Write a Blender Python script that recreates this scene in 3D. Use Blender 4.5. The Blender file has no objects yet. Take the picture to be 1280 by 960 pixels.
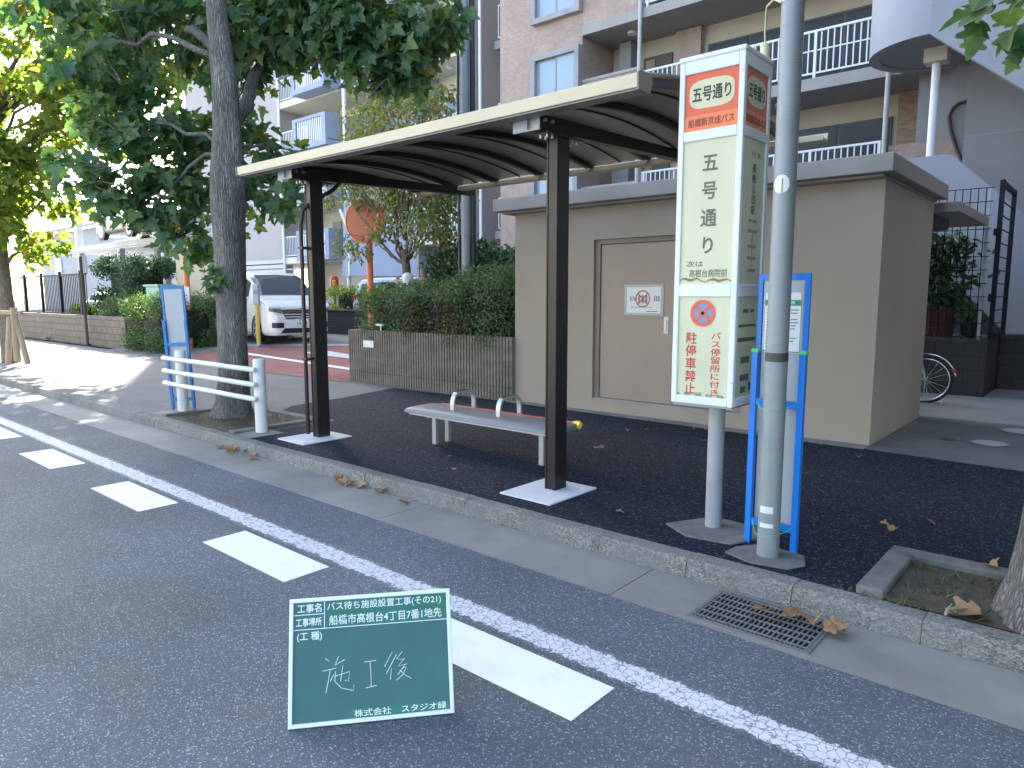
import bpy, math, random
import numpy as np
from mathutils import Vector, Matrix

sc = bpy.context.scene
COL = sc.collection
R = math.radians

# ---------------------------------------------------------------- camera
YAW, PITCH, FPX, CAMH = R(40.9), math.atan(110 / 881), 881.0, 1.62
cam = bpy.data.cameras.new('camera')
cam.sensor_width = 36
cam.lens = 36 * FPX / 1280
cam.clip_end = 600
cam.clip_start = .05
camo = bpy.data.objects.new('camera', cam)
COL.objects.link(camo)
camo.location = (0, 0, CAMH)
camo.rotation_euler = (R(90) - PITCH, 0, YAW)
sc.camera = camo

# ---------------------------------------------------------------- sky and sun
SUN_AZ, SUN_EL = 63.0, 34.0          # degrees to the left of +Y, degrees up
world = bpy.data.worlds.new('World')
sc.world = world
world.use_nodes = True
nt = world.node_tree
bg = nt.nodes['Background']
sky = nt.nodes.new('ShaderNodeTexSky')
sky.sky_type = 'NISHITA'
sky.sun_disc = False
sky.sun_elevation = R(SUN_EL)
sky.sun_rotation = R(-SUN_AZ)
sky.air_density = 1.0
sky.dust_density = 2.0
sky.ozone_density = 1.0
nt.links.new(sky.outputs[0], bg.inputs['Color'])
bg.inputs['Strength'].default_value = 0.14
sun = bpy.data.lights.new('sun', 'SUN')
sun.energy = 5.0
sun.angle = R(.6)
sun.color = (1, .95, .86)
suno = bpy.data.objects.new('sun', sun)
COL.objects.link(suno)
TO_SUN = Vector((-math.sin(R(SUN_AZ)) * math.cos(R(SUN_EL)), math.cos(R(SUN_AZ)) * math.cos(R(SUN_EL)), math.sin(R(SUN_EL))))
suno.rotation_euler = TO_SUN.to_track_quat('Z', 'Y').to_euler()
sc.view_settings.view_transform = 'Standard'
sc.view_settings.look = 'None'
sc.view_settings.gamma = 1
sc.view_settings.use_curve_mapping = False
sc.view_settings.exposure = 2.75
sc.render.engine = 'CYCLES'
sc.cycles.max_bounces = 6
sc.cycles.transparent_max_bounces = 6
sc.cycles.use_denoising = True

# ---------------------------------------------------------------- measuring the photograph
_F = np.array([-math.sin(YAW) * math.cos(PITCH), math.cos(YAW) * math.cos(PITCH), -math.sin(PITCH)])
_R = np.array([math.cos(YAW), math.sin(YAW), 0.])
_U = np.cross(_R, _F)
_C = np.array([0, 0, CAMH])
def ray(x, y): return _F + _R * (x - 640) / FPX - _U * (y - 480) / FPX
def aZ(x, y, z=0.):
    d = ray(x, y); return _C + d * ((z - CAMH) / d[2])
def aY(x, y, Y):
    d = ray(x, y); return _C + d * (Y / d[1])
def aX(x, y, X):
    d = ray(x, y); return _C + d * (X / d[0])
def aD(x, y, D): return _C + ray(x, y) * D
S = .11                               # pavement level

# ---------------------------------------------------------------- materials
def hexl(h):
    h = h.lstrip('#')
    c = [int(h[i:i + 2], 16) / 255 for i in (0, 2, 4)]
    return tuple(x / 12.92 if x <= .04045 else ((x + .055) / 1.055) ** 2.4 for x in c)
def newmat(name):
    m = bpy.data.materials.new(name); m.use_nodes = True
    return m, m.node_tree, m.node_tree.nodes['Principled BSDF']
def N(t, kind, **kw):
    n = t.nodes.new('ShaderNode' + kind)
    for k, v in kw.items():
        if k in n.inputs: n.inputs[k].default_value = v
        else: setattr(n, k, v)
    return n
def coords(t, scale=(1, 1, 1)):
    tc = N(t, 'TexCoord'); mp = N(t, 'Mapping'); mp.inputs['Scale'].default_value = scale
    t.links.new(tc.outputs['Object'], mp.inputs['Vector'])
    return mp.outputs[0]
def noise(t, vec, scale, detail=4, rough=.55):
    n = N(t, 'TexNoise'); n.inputs['Scale'].default_value = scale
    n.inputs['Detail'].default_value = detail; n.inputs['Roughness'].default_value = rough
    t.links.new(vec, n.inputs['Vector']); return n.outputs['Fac']
def ramp(t, fac, stops):
    r = N(t, 'ValToRGB'); e = r.color_ramp.elements
    while len(e) < len(stops): e.new(.5)
    for el, (p, c) in zip(e, stops):
        el.position = p; el.color = (*c, 1) if len(c) == 3 else c
    t.links.new(fac, r.inputs['Fac']); return r.outputs['Color']
def mixc(t, fac, a, b, mode='MIX'):
    m = N(t, 'Mix', data_type='RGBA', blend_type=mode)
    for sock, val in ((m.inputs[0], fac), (m.inputs[6], a), (m.inputs[7], b)):
        if hasattr(val, 'is_output'): t.links.new(val, sock)
        elif isinstance(val, (int, float)): sock.default_value = val
        else: sock.default_value = (*val, 1)
    return m.outputs[2]
def bump(t, b, h, strength=.3, dist=.01):
    n = N(t, 'Bump'); n.inputs['Strength'].default_value = strength; n.inputs['Distance'].default_value = dist
    t.links.new(h, n.inputs['Height']); t.links.new(n.outputs[0], b.inputs['Normal'])
def mul(c, k): return tuple(min(1, x * k) for x in c)
def mat(name, col, rough=.6, metal=0, var=.12, scale=2.5, bmp=0, bscale=80, stain=0, stretch=(1, 1, 1), spec=.5):
    m, t, b = newmat(name)
    v = coords(t, stretch)
    c = ramp(t, noise(t, v, scale, 6), [(.3, mul(col, 1 - var)), (.7, mul(col, 1 + var))])
    if stain:
        f = ramp(t, noise(t, v, scale * .6, 8, .7), [(.5, (0, 0, 0)), (.72, (1, 1, 1))])
        f2 = N(t, 'Math', operation='MULTIPLY'); t.links.new(f, f2.inputs[0]); f2.inputs[1].default_value = stain
        c = mixc(t, f2.outputs[0], c, mul(col, .45))
    t.links.new(c, b.inputs['Base Color'])
    b.inputs['Roughness'].default_value = rough; b.inputs['Metallic'].default_value = metal
    b.inputs['Specular IOR Level'].default_value = spec
    if bmp: bump(t, b, noise(t, v, bscale, 3), bmp, .004)
    return m
def asphalt(name, col, speck, dark, s=150, rough=.85, patch=.25, bstr=.6, warm=None, spec=.4):
    m, t, b = newmat(name)
    v = coords(t)
    vo = N(t, 'TexVoronoi'); vo.inputs['Scale'].default_value = s; t.links.new(v, vo.inputs['Vector'])
    cell = N(t, 'SeparateColor'); t.links.new(vo.outputs['Color'], cell.inputs[0])
    c1 = ramp(t, cell.outputs[0], [(0, dark), (.45, col), (.88, mul(col, 1.2)), (.985, speck)])
    big = ramp(t, noise(t, v, .7, 5, .6), [(.3, (1 - patch,) * 3), (.7, (1 + patch * .5,) * 3)])
    c2 = mixc(t, 1.0, c1, big, 'MULTIPLY')
    if warm:
        w = ramp(t, noise(t, v, 1.7, 6, .7), [(.56, (0, 0, 0)), (.75, (.55, .55, .55))])
        c2 = mixc(t, w, c2, warm)
    t.links.new(c2, b.inputs['Base Color'])
    b.inputs['Roughness'].default_value = rough; b.inputs['Specular IOR Level'].default_value = spec
    bump(t, b, vo.outputs['Distance'], bstr, .006)
    return m
def paint_mark(name, col, base, wear=.45, y0=None, y1=None):
    """road paint: worn through to the asphalt in spots, ragged at its long edges"""
    m, t, b = newmat(name)
    v = coords(t)
    n = noise(t, v, 22, 8, .75)
    if y0 is not None:
        xyz = N(t, 'SeparateXYZ'); t.links.new(v, xyz.inputs[0])
        mr = N(t, 'Math', operation='SUBTRACT'); t.links.new(xyz.outputs[1], mr.inputs[0]); mr.inputs[1].default_value = (y0 + y1) / 2
        ab = N(t, 'Math', operation='ABSOLUTE'); t.links.new(mr.outputs[0], ab.inputs[0])
        ed = N(t, 'MapRange'); ed.inputs['From Min'].default_value = (y1 - y0) * .28; ed.inputs['From Max'].default_value = (y1 - y0) * .5
        ed.inputs['To Min'].default_value = 0; ed.inputs['To Max'].default_value = .34
        t.links.new(ab.outputs[0], ed.inputs['Value'])
        ad = N(t, 'Math', operation='SUBTRACT'); t.links.new(n, ad.inputs[0]); t.links.new(ed.outputs[0], ad.inputs[1])
        n = ad.outputs[0]
    f = ramp(t, n, [(wear - .22, (0, 0, 0)), (wear - .16, (1, 1, 1))])
    if y0 is not None:
        vc = N(t, 'TexVoronoi', feature='DISTANCE_TO_EDGE'); vc.inputs['Scale'].default_value = 26
        vm = N(t, 'VectorMath', operation='MULTIPLY_ADD'); nz = N(t, 'TexNoise'); nz.inputs['Scale'].default_value = 30; t.links.new(v, nz.inputs['Vector'])
        t.links.new(nz.outputs['Color'], vm.inputs[0]); vm.inputs[1].default_value = (.03,) * 3; t.links.new(v, vm.inputs[2]); t.links.new(vm.outputs[0], vc.inputs['Vector'])
        f = mixc(t, 1, f, ramp(t, vc.outputs['Distance'], [(.02, (.25, .25, .25)), (.07, (1, 1, 1))]), 'MULTIPLY')
    vo = N(t, 'TexVoronoi'); vo.inputs['Scale'].default_value = 170; t.links.new(v, vo.inputs['Vector'])
    cell = N(t, 'SeparateColor'); t.links.new(vo.outputs['Color'], cell.inputs[0])
    under = ramp(t, cell.outputs[0], [(0, mul(base, .78)), (.45, base), (.86, mul(base, 1.25)), (.97, mul(base, 3))])
    under = mixc(t, 1, under, ramp(t, noise(t, v, .7, 5, .6), [(.3, (.75,) * 3), (.7, (1.125,) * 3)]), 'MULTIPLY')
    top = ramp(t, noise(t, v, 5, 5), [(.3, mul(col, .9)), (.7, col)])
    t.links.new(mixc(t, f, under, top), b.inputs['Base Color'])
    b.inputs['Roughness'].default_value = .7
    bump(t, b, vo.outputs['Distance'], .3, .004)
    return m
def brick(name, c1, c2, mortar, w=.1, h=.05, mort=.006, bstr=.25, var=.2):
    m, t, b = newmat(name)
    tc = N(t, 'TexCoord'); sx = N(t, 'SeparateXYZ'); t.links.new(tc.outputs['Object'], sx.inputs[0])
    ad = N(t, 'Math', operation='ADD'); t.links.new(sx.outputs[0], ad.inputs[0]); t.links.new(sx.outputs[1], ad.inputs[1])
    cb = N(t, 'CombineXYZ'); t.links.new(ad.outputs[0], cb.inputs[0]); t.links.new(sx.outputs[2], cb.inputs[1])
    br = N(t, 'TexBrick'); t.links.new(cb.outputs[0], br.inputs['Vector'])
    br.inputs['Scale'].default_value = 1; br.inputs['Brick Width'].default_value = w; br.inputs['Row Height'].default_value = h
    br.inputs['Mortar Size'].default_value = mort
    br.inputs['Color1'].default_value = (*c1, 1); br.inputs['Color2'].default_value = (*c2, 1); br.inputs['Mortar'].default_value = (*mortar, 1)
    v = coords(t)
    c = mixc(t, 1, br.outputs['Color'], ramp(t, noise(t, v, 1.3, 6), [(.3, (1 - var,) * 3), (.7, (1 + var * .4,) * 3)]), 'MULTIPLY')
    t.links.new(c, b.inputs['Base Color']); b.inputs['Roughness'].default_value = .8
    bump(t, b, br.outputs['Fac'], -bstr, .01)
    return m
def leafmat(name, stops, trans=.35, rough=.5):
    m, t, b = newmat(name)
    g = N(t, 'NewGeometry')
    c = ramp(t, g.outputs['Random Per Island'], stops)
    c2 = mixc(t, 1, c, ramp(t, noise(t, coords(t), 25, 3), [(.3, (.75,) * 3), (.7, (1.15,) * 3)]), 'MULTIPLY')
    t.links.new(c2, b.inputs['Base Color']); b.inputs['Roughness'].default_value = rough
    tr = N(t, 'BsdfTranslucent')
    t.links.new(mixc(t, 1, c2, (1.5, 1.6, .75), 'MULTIPLY'), tr.inputs['Color'])
    mx = N(t, 'MixShader'); mx.inputs[0].default_value = trans
    out = t.nodes['Material Output']
    t.links.new(b.outputs[0], mx.inputs[1]); t.links.new(tr.outputs[0], mx.inputs[2]); t.links.new(mx.outputs[0], out.inputs['Surface'])
    return m
def glassmat(name, col, rough=.08, spec=.8):
    m, t, b = newmat(name)
    b.inputs['Base Color'].default_value = (*col, 1); b.inputs['Roughness'].default_value = rough
    b.inputs['Specular IOR Level'].default_value = spec
    v = coords(t); bump(t, b, noise(t, v, 1.5, 2), .05, .02)
    return m

M = {}
M['road'] = asphalt('old_asphalt', (.096, .113, .126), (.36, .37, .37), (.074, .088, .098), 170, warm=(.14, .13, .115), bstr=.5)
M['old_walk'] = asphalt('pavement_asphalt', (.15, .15, .152), (.3, .3, .3), (.1, .1, .1), 190, patch=.2, bstr=.4)
M['new_asphalt'] = asphalt('new_asphalt', (.009, .015, .032), (.1, .12, .15), (.002, .004, .010), 95, rough=.8, patch=.3, bstr=1.0, spec=.18)
M['ground'] = asphalt('far_asphalt', (.14, .14, .14), (.25, .25, .25), (.1, .1, .1), 60)
M['lot'] = asphalt('parking_asphalt', (.2, .2, .205), (.3, .3, .3), (.15, .15, .15), 80)
M['red_asphalt'] = asphalt('red_asphalt', (.27, .095, .085), (.36, .2, .18), (.16, .06, .06), 130)
M['concrete'] = mat('pale_concrete', (.21, .208, .2), .9, 0, .22, 3, .7, 90, .5)
M['concrete_dark'] = mat('dark_concrete', (.135, .135, .13), .8, 0, .25, 1.2, .35, 120, .4)  # darker concrete tone, near yard strip and drain frame
M['concrete_far'] = mat('far_concrete', (.22, .225, .23), .8, 0, .15, 1.2, .3, 120, .3)
M['gutter'] = mat('gutter_concrete', (.225, .22, .2), .85, 0, .2, 1.4, .5, 160, .5)
def kerbmat():
    m, t, b = newmat('kerb_concrete'); v = coords(t)
    vo = N(t, 'TexVoronoi'); vo.inputs['Scale'].default_value = 110; t.links.new(v, vo.inputs['Vector'])
    cell = N(t, 'SeparateColor'); t.links.new(vo.outputs['Color'], cell.inputs[0])
    c = ramp(t, cell.outputs[0], [(0, (.11, .105, .09)), (.4, (.19, .182, .16)), (.97, (.32, .31, .28))])
    c = mixc(t, ramp(t, noise(t, v, 2.2, 8, .7), [(.42, (0, 0, 0)), (.68, (1, 1, 1))]), c, (.19, .185, .175))
    c = mixc(t, ramp(t, noise(t, v, 1.3, 8, .75), [(.5, (0, 0, 0)), (.75, (.85, .85, .85))]), c, (.075, .075, .05))
    t.links.new(c, b.inputs['Base Color']); b.inputs['Roughness'].default_value = .9
    bump(t, b, vo.outputs['Distance'], .9, .008); return m
M['kerb'] = kerbmat()
M['mark_new'] = paint_mark('fresh_road_paint', (.78, .8, .8), (.098, .115, .128), .36)
M['mark_old'] = paint_mark('worn_road_paint', (.62, .63, .64), (.098, .115, .128), .6, 2.395, 2.60)
M['mark_faint'] = paint_mark('faint_road_paint', (.6, .6, .6), (.27, .1, .09), .62)
M['pad'] = mat('pad_mortar', (.6, .62, .62), .8, 0, .05, 3, .2, 200)
M['soil'] = mat('soil', (.075, .058, .042), .95, 0, .4, 12, 1, 60)
M['bronze'] = mat('bronze_paint', (.034, .028, .026), .36, .4, .12, 4)
M['bronze_face'] = M['bronze']
M['roof_under'] = mat('roof_sheet', (.31, .27, .23), .34, .2, .35, 1.6, stretch=(1, .25, 1))  # lighter streaks in the colour stand in for gloss
M['fascia'] = mat('champagne_metal', (.56, .49, .34), .5, .1, .06, 2)
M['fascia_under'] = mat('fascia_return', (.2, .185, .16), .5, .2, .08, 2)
M['alu'] = mat('aluminium', (.52, .54, .56), .38, .6, .08, 5)
M['bracket'] = mat('grey_bracket', (.35, .38, .43), .45, .3, .08, 4)
M['steel'] = mat('bolt_steel', (.5, .5, .5), .35, .8, .1, 20)
M['seat'] = mat('seat_grey', (.2, .205, .225), .5, 0, .08, 6, .15, 400)
M['red_trim'] = mat('red_trim', (.55, .1, .06), .5)
M['yellow_plastic'] = mat('yellow_plastic', (.75, .5, .03), .4)
M['sign_white'] = mat('sign_frame_white', (.72, .74, .73), .42, 0, .06, 3, stain=.12)
M['sign_cream'] = mat('sign_panel_cream', (.6, .6, .41), .35, 0, .08, 3, stain=.16, stretch=(1, 1, .4))
M['sign_side'] = M['sign_cream']
M['sign_red'] = mat('sign_orange_red', (.72, .115, .05), .4, 0, .06, 4)
M['sign_orange'] = mat('sign_orange', (.82, .2, .075), .4, 0, .06, 4)
M['oval'] = mat('sign_oval_cream', (.62, .58, .36), .4, 0, .04, 4)
M['ink'] = mat('sign_ink', (.035, .04, .03), .6)
M['ink_grey'] = mat('sign_ink_grey', (.12, .13, .095), .6)
M['ink_red'] = mat('sign_ink_red', (.6, .065, .04), .6)
M['ink_brown'] = mat('sign_ink_brown', (.16, .045, .02), .6)
M['blue_fade'] = mat('faded_blue', (.2, .25, .42), .5)
M['grime'] = mat('brown_grime', (.25, .2, .09), .8, 0, .4, 20)
M['grime_green'] = mat('green_grime', (.3, .3, .16), .8, 0, .4, 20)
def polemat():
    m, t, b = newmat('galvanised_steel'); v = coords(t)
    w = N(t, 'TexWave', wave_type='BANDS', bands_direction='Z'); w.inputs['Scale'].default_value = 24; w.inputs['Distortion'].default_value = 2.5; t.links.new(v, w.inputs['Vector'])
    c = mixc(t, ramp(t, w.outputs['Fac'], [(.2, (0, 0, 0)), (.8, (.4, .4, .4))]), (.265, .29, .295), (.32, .345, .35))
    c = mixc(t, ramp(t, noise(t, v, 5, 8, .7), [(.5, (0, 0, 0)), (.8, (.7, .7, .7))]), c, (.2, .21, .2))
    t.links.new(c, b.inputs['Base Color']); b.inputs['Roughness'].default_value = .55; b.inputs['Metallic'].default_value = .3
    bump(t, b, w.outputs['Fac'], .1, .002); return m
M['pole'] = polemat()
M['footing'] = mat('old_footing', (.15, .148, .138), .9, 0, .3, 6, .8, 80, .5)
M['post_grey'] = mat('grey_painted_post', (.33, .35, .355), .5, .1, .12, 5, stain=.2)
M['tape'] = mat('black_tape', (.05, .05, .05), .5)
M['sticker'] = mat('white_sticker', (.75, .75, .72), .5)
M['blue'] = mat('blue_paint', (.012, .2, .68), .35, 0, .06, 4)
M['blue_old'] = mat('faded_blue_paint', (.04, .19, .5), .45, 0, .1, 4)
M['panel_clear'] = mat('grey_panel', (.42, .44, .45), .3, 0, .08, 2)
M['paper'] = mat('paper', (.8, .81, .8), .6, 0, .02, 4)
M['green_print'] = mat('green_print', (.02, .3, .14), .6)
M['green_tape'] = mat('green_tape', (.12, .55, .2), .6)
M['print'] = mat('grey_print', (.25, .27, .3), .7)
M['guard_white'] = mat('white_rail_paint', (.66, .67, .64), .45, 0, .06, 5, stain=.2)
def bark(name, c0, c1, c2):
    m, t, b = newmat(name); v = coords(t, (1, 1, .075))
    vo = N(t, 'TexVoronoi', feature='DISTANCE_TO_EDGE'); vo.inputs['Scale'].default_value = 60
    v2 = coords(t, (1, 1, .3)); nz = N(t, 'TexNoise'); nz.inputs['Scale'].default_value = 9; t.links.new(v2, nz.inputs['Vector'])
    vm = N(t, 'VectorMath', operation='MULTIPLY_ADD'); t.links.new(nz.outputs['Color'], vm.inputs[0]); vm.inputs[1].default_value = (.06,) * 3; t.links.new(v, vm.inputs[2])
    t.links.new(vm.outputs[0], vo.inputs['Vector'])
    c = ramp(t, vo.outputs['Distance'], [(0, c0), (.12, c1), (.4, c2)])
    c = mixc(t, 1, c, ramp(t, noise(t, coords(t), 3, 6), [(.3, (.65,) * 3), (.7, (1.2,) * 3)]), 'MULTIPLY')
    t.links.new(c, b.inputs['Base Color']); b.inputs['Roughness'].default_value = .95
    bump(t, b, vo.outputs['Distance'], 1, .03); return m
M['bark'] = bark('bark', (.075, .068, .06), (.2, .188, .172), (.31, .295, .27))
M['bark_pale'] = bark('pale_bark', (.1, .085, .065), (.2, .17, .13), (.27, .24, .19))
M['leaf'] = leafmat('street_tree_leaf', [(0, (.055, .125, .065)), (.35, (.085, .175, .08)), (.7, (.115, .205, .085)), (.965, (.16, .22, .07)), (.995, (.3, .2, .04))], .45, .4)
M['leaf_sun'] = leafmat('sunlit_leaf', [(0, (.1, .17, .035)), (.5, (.17, .24, .05)), (.9, (.28, .29, .06)), (1, (.4, .26, .06))], .6)  # sunlight worked into the leaf colour: paler, yellower, more translucent
M['leaf_autumn'] = leafmat('autumn_leaf', [(0, (.09, .15, .055)), (.5, (.17, .22, .07)), (.82, (.3, .3, .09)), (.93, (.4, .25, .1)), (1, (.4, .15, .12))], .35)
M['leaf_hedge'] = leafmat('hedge_leaf', [(0, (.045, .09, .03)), (.5, (.08, .145, .05)), (.9, (.115, .185, .06)), (1, (.15, .2, .07))], .25)
M['leaf_hedge_brown'] = leafmat('dry_hedge_leaf', [(0, (.05, .05, .022)), (.5, (.1, .08, .04)), (1, (.16, .11, .06))], .2)
M['leaf_dark'] = leafmat('shrub_leaf', [(0, (.025, .07, .03)), (.5, (.045, .11, .04)), (1, (.07, .15, .05))], .15, .35)
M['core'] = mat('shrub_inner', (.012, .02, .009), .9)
M['dead_leaf'] = leafmat('dead_leaf', [(0, (.2, .1, .05)), (.5, (.34, .18, .09)), (1, (.45, .29, .17))], .15, .7)
M['grass'] = leafmat('grass_blade', [(0, (.05, .1, .03)), (.5, (.1, .15, .05)), (1, (.25, .22, .12))], .3)
M['render'] = mat('tan_render', (.37, .31, .255), .8, 0, .06, .8, .12, 150, .06, stretch=(1, 1, .5))
M['render_slab'] = mat('roof_slab_render', (.3, .275, .25), .8, 0, .1, 1.2, .15, 120, .15)
M['door'] = mat('door_paint', (.35, .28, .235), .45, 0, .04, 1.5)
M['door_frame'] = mat('door_frame_paint', (.24, .195, .165), .5)
M['brickwall'] = brick('pink_brick_tile', (.38, .25, .2), (.46, .32, .26), (.36, .3, .27), .11, .055, .006)
M['brown_brick'] = brick('brown_brick_tile', (.3, .17, .1), (.42, .26, .16), (.3, .24, .19), .2, .06, .006)
M['beige'] = mat('beige_wall', (.47, .41, .33), .8, 0, .06, 1, stain=.08)
M['greywall'] = mat('grey_render', (.26, .257, .26), .8, 0, .05, .7, stain=.06)
M['bluegrey'] = mat('pale_grey_render', (.29, .3, .33), .8, 0, .05, .7, stain=.05)
M['bluepanel'] = mat('pale_blue_render', (.28, .325, .42), .8, 0, .05, .7)
M['pinkwall'] = mat('pink_grey_render', (.36, .325, .325), .8, 0, .05, .5, stain=.05)
M['cream'] = mat('cream_wall', (.6, .57, .47), .8, 0, .05, 1)
M['slab'] = mat('slab_concrete', (.33, .31, .29), .8, 0, .08, 1.5, stain=.12)
M['rail_white'] = mat('white_rail', (.75, .76, .78), .4, 0, .03, 4)
M['pipe'] = mat('downpipe_grey', (.45, .43, .43), .5)
M['winframe'] = mat('window_surround', (.3, .28, .29), .6)
M['glass'] = glassmat('window_glass', (.3, .36, .42), .06)
M['glass_dark'] = glassmat('dark_glass', (.03, .025, .023), .2, .3)
M['curtain'] = mat('curtain', (.5, .52, .52), .7, 0, .15, 8, stretch=(1, 1, .05))
M['brown_metal'] = mat('brown_window_metal', (.08, .06, .055), .5)
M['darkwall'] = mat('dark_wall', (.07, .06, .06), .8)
M['lamp_white'] = mat('lamp_cover', (.7, .7, .68), .4)
M['block'] = mat('concrete_block', (.15, .13, .11), .9, 0, .25, 3, .5, 90, .3)
M['ribblock'] = mat('ribbed_block', (.2, .172, .14), .9, 0, .2, 3, .5, 120, .3, stretch=(1, 1, 2))
M['block_left'] = brick('wall_block', (.16, .125, .095), (.2, .16, .125), (.075, .062, .05), .4, .2, .012, .5)
M['block_dark'] = brick('shade_dark_block', (.045, .041, .035), (.06, .055, .047), (.03, .027, .024), .4, .2, .01, .5)  # colour darkened for the shade under the stairs
M['fence_dark'] = mat('dark_fence', (.008, .009, .016), .55, 0, spec=.2)
M['mesh_blue'] = mat('mesh_wire', (.01, .011, .018), .6, 0, spec=.2)
M['orange'] = mat('orange_paint', (.75, .2, .05), .45, 0, .06, 4)
M['mirror_back'] = mat('mirror_back', (.5, .13, .06), .5)
M['car_white'] = mat('white_car_paint', (.8, .8, .8), .12, 0, .01, 1)
M['car_silver'] = mat('silver_blue_paint', (.5, .55, .65), .18, .3, .01, 1)
M['car_dark'] = mat('dark_car_paint', (.06, .065, .075), .2, .2, .01, 1)
M['car_glass'] = glassmat('car_glass', (.035, .045, .05), .04)
M['black_plastic'] = mat('black_plastic', (.02, .02, .022), .45)
M['chrome'] = mat('chrome', (.7, .7, .72), .15, .9, .02, 4)
M['lamp_glass'] = glassmat('headlamp_glass', (.12, .13, .14), .06)
M['tail_red'] = mat('tail_lamp_red', (.6, .03, .03), .25)
M['rubber'] = mat('rubber', (.025, .025, .025), .8)
M['rim'] = mat('wheel_rim', (.6, .6, .6), .3, .6, .03, 4)
M['board_green'] = mat('chalkboard_green', (.034, .13, .122), .55, 0, .12, 6, stain=.0)
M['board_strip'] = mat('label_green', (.018, .16, .1), .5, 0, .08, 6)
M['board_frame'] = mat('board_frame', (.8, .8, .76), .5, 0, .04, 6)
M['chalk'] = mat('chalk', (.7, .78, .76), .9, 0, .2, 90)
M['white_ink'] = mat('white_ink', (.85, .87, .85), .6, 0, .02, 4)
M['yellow'] = mat('yellow_post_paint', (.6, .42, .08), .5, 0, .1, 5)
M['deck_white'] = mat('deck_edge', (.6, .6, .58), .6)
M['deck_grey'] = mat('deck_steel', (.4, .43, .45), .5, .2)
M['louvre'] = mat('louvre_metal', (.42, .43, .46), .5)
M['timber'] = mat('weathered_timber', (.36, .27, .18), .85, 0, .2, 5, .3, 60, stretch=(1, 1, .2))
M['cabinet'] = mat('green_cabinet', (.22, .42, .36), .5)
M['red_box'] = mat('red_box', (.6, .02, .03), .4)
M['iron'] = mat('grate_iron', (.24, .245, .25), .55, .5, .2, 30)
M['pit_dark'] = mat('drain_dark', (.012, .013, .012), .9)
M['lid_pale'] = mat('manhole_pale', (.36, .36, .35), .8, 0, .1, 20, .4, 60)
M['lid_dark'] = mat('manhole_dark', (.08, .095, .11), .6, .3, .15, 20, .4, 60)
M['terracotta'] = mat('plant_pot', (.13, .05, .04), .8)
M['twig'] = mat('twig', (.32, .28, .22), .9)
M['house_pale'] = mat('pale_house_wall', (.34, .34, .34), .8)  # one even grey for the far house wall

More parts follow.
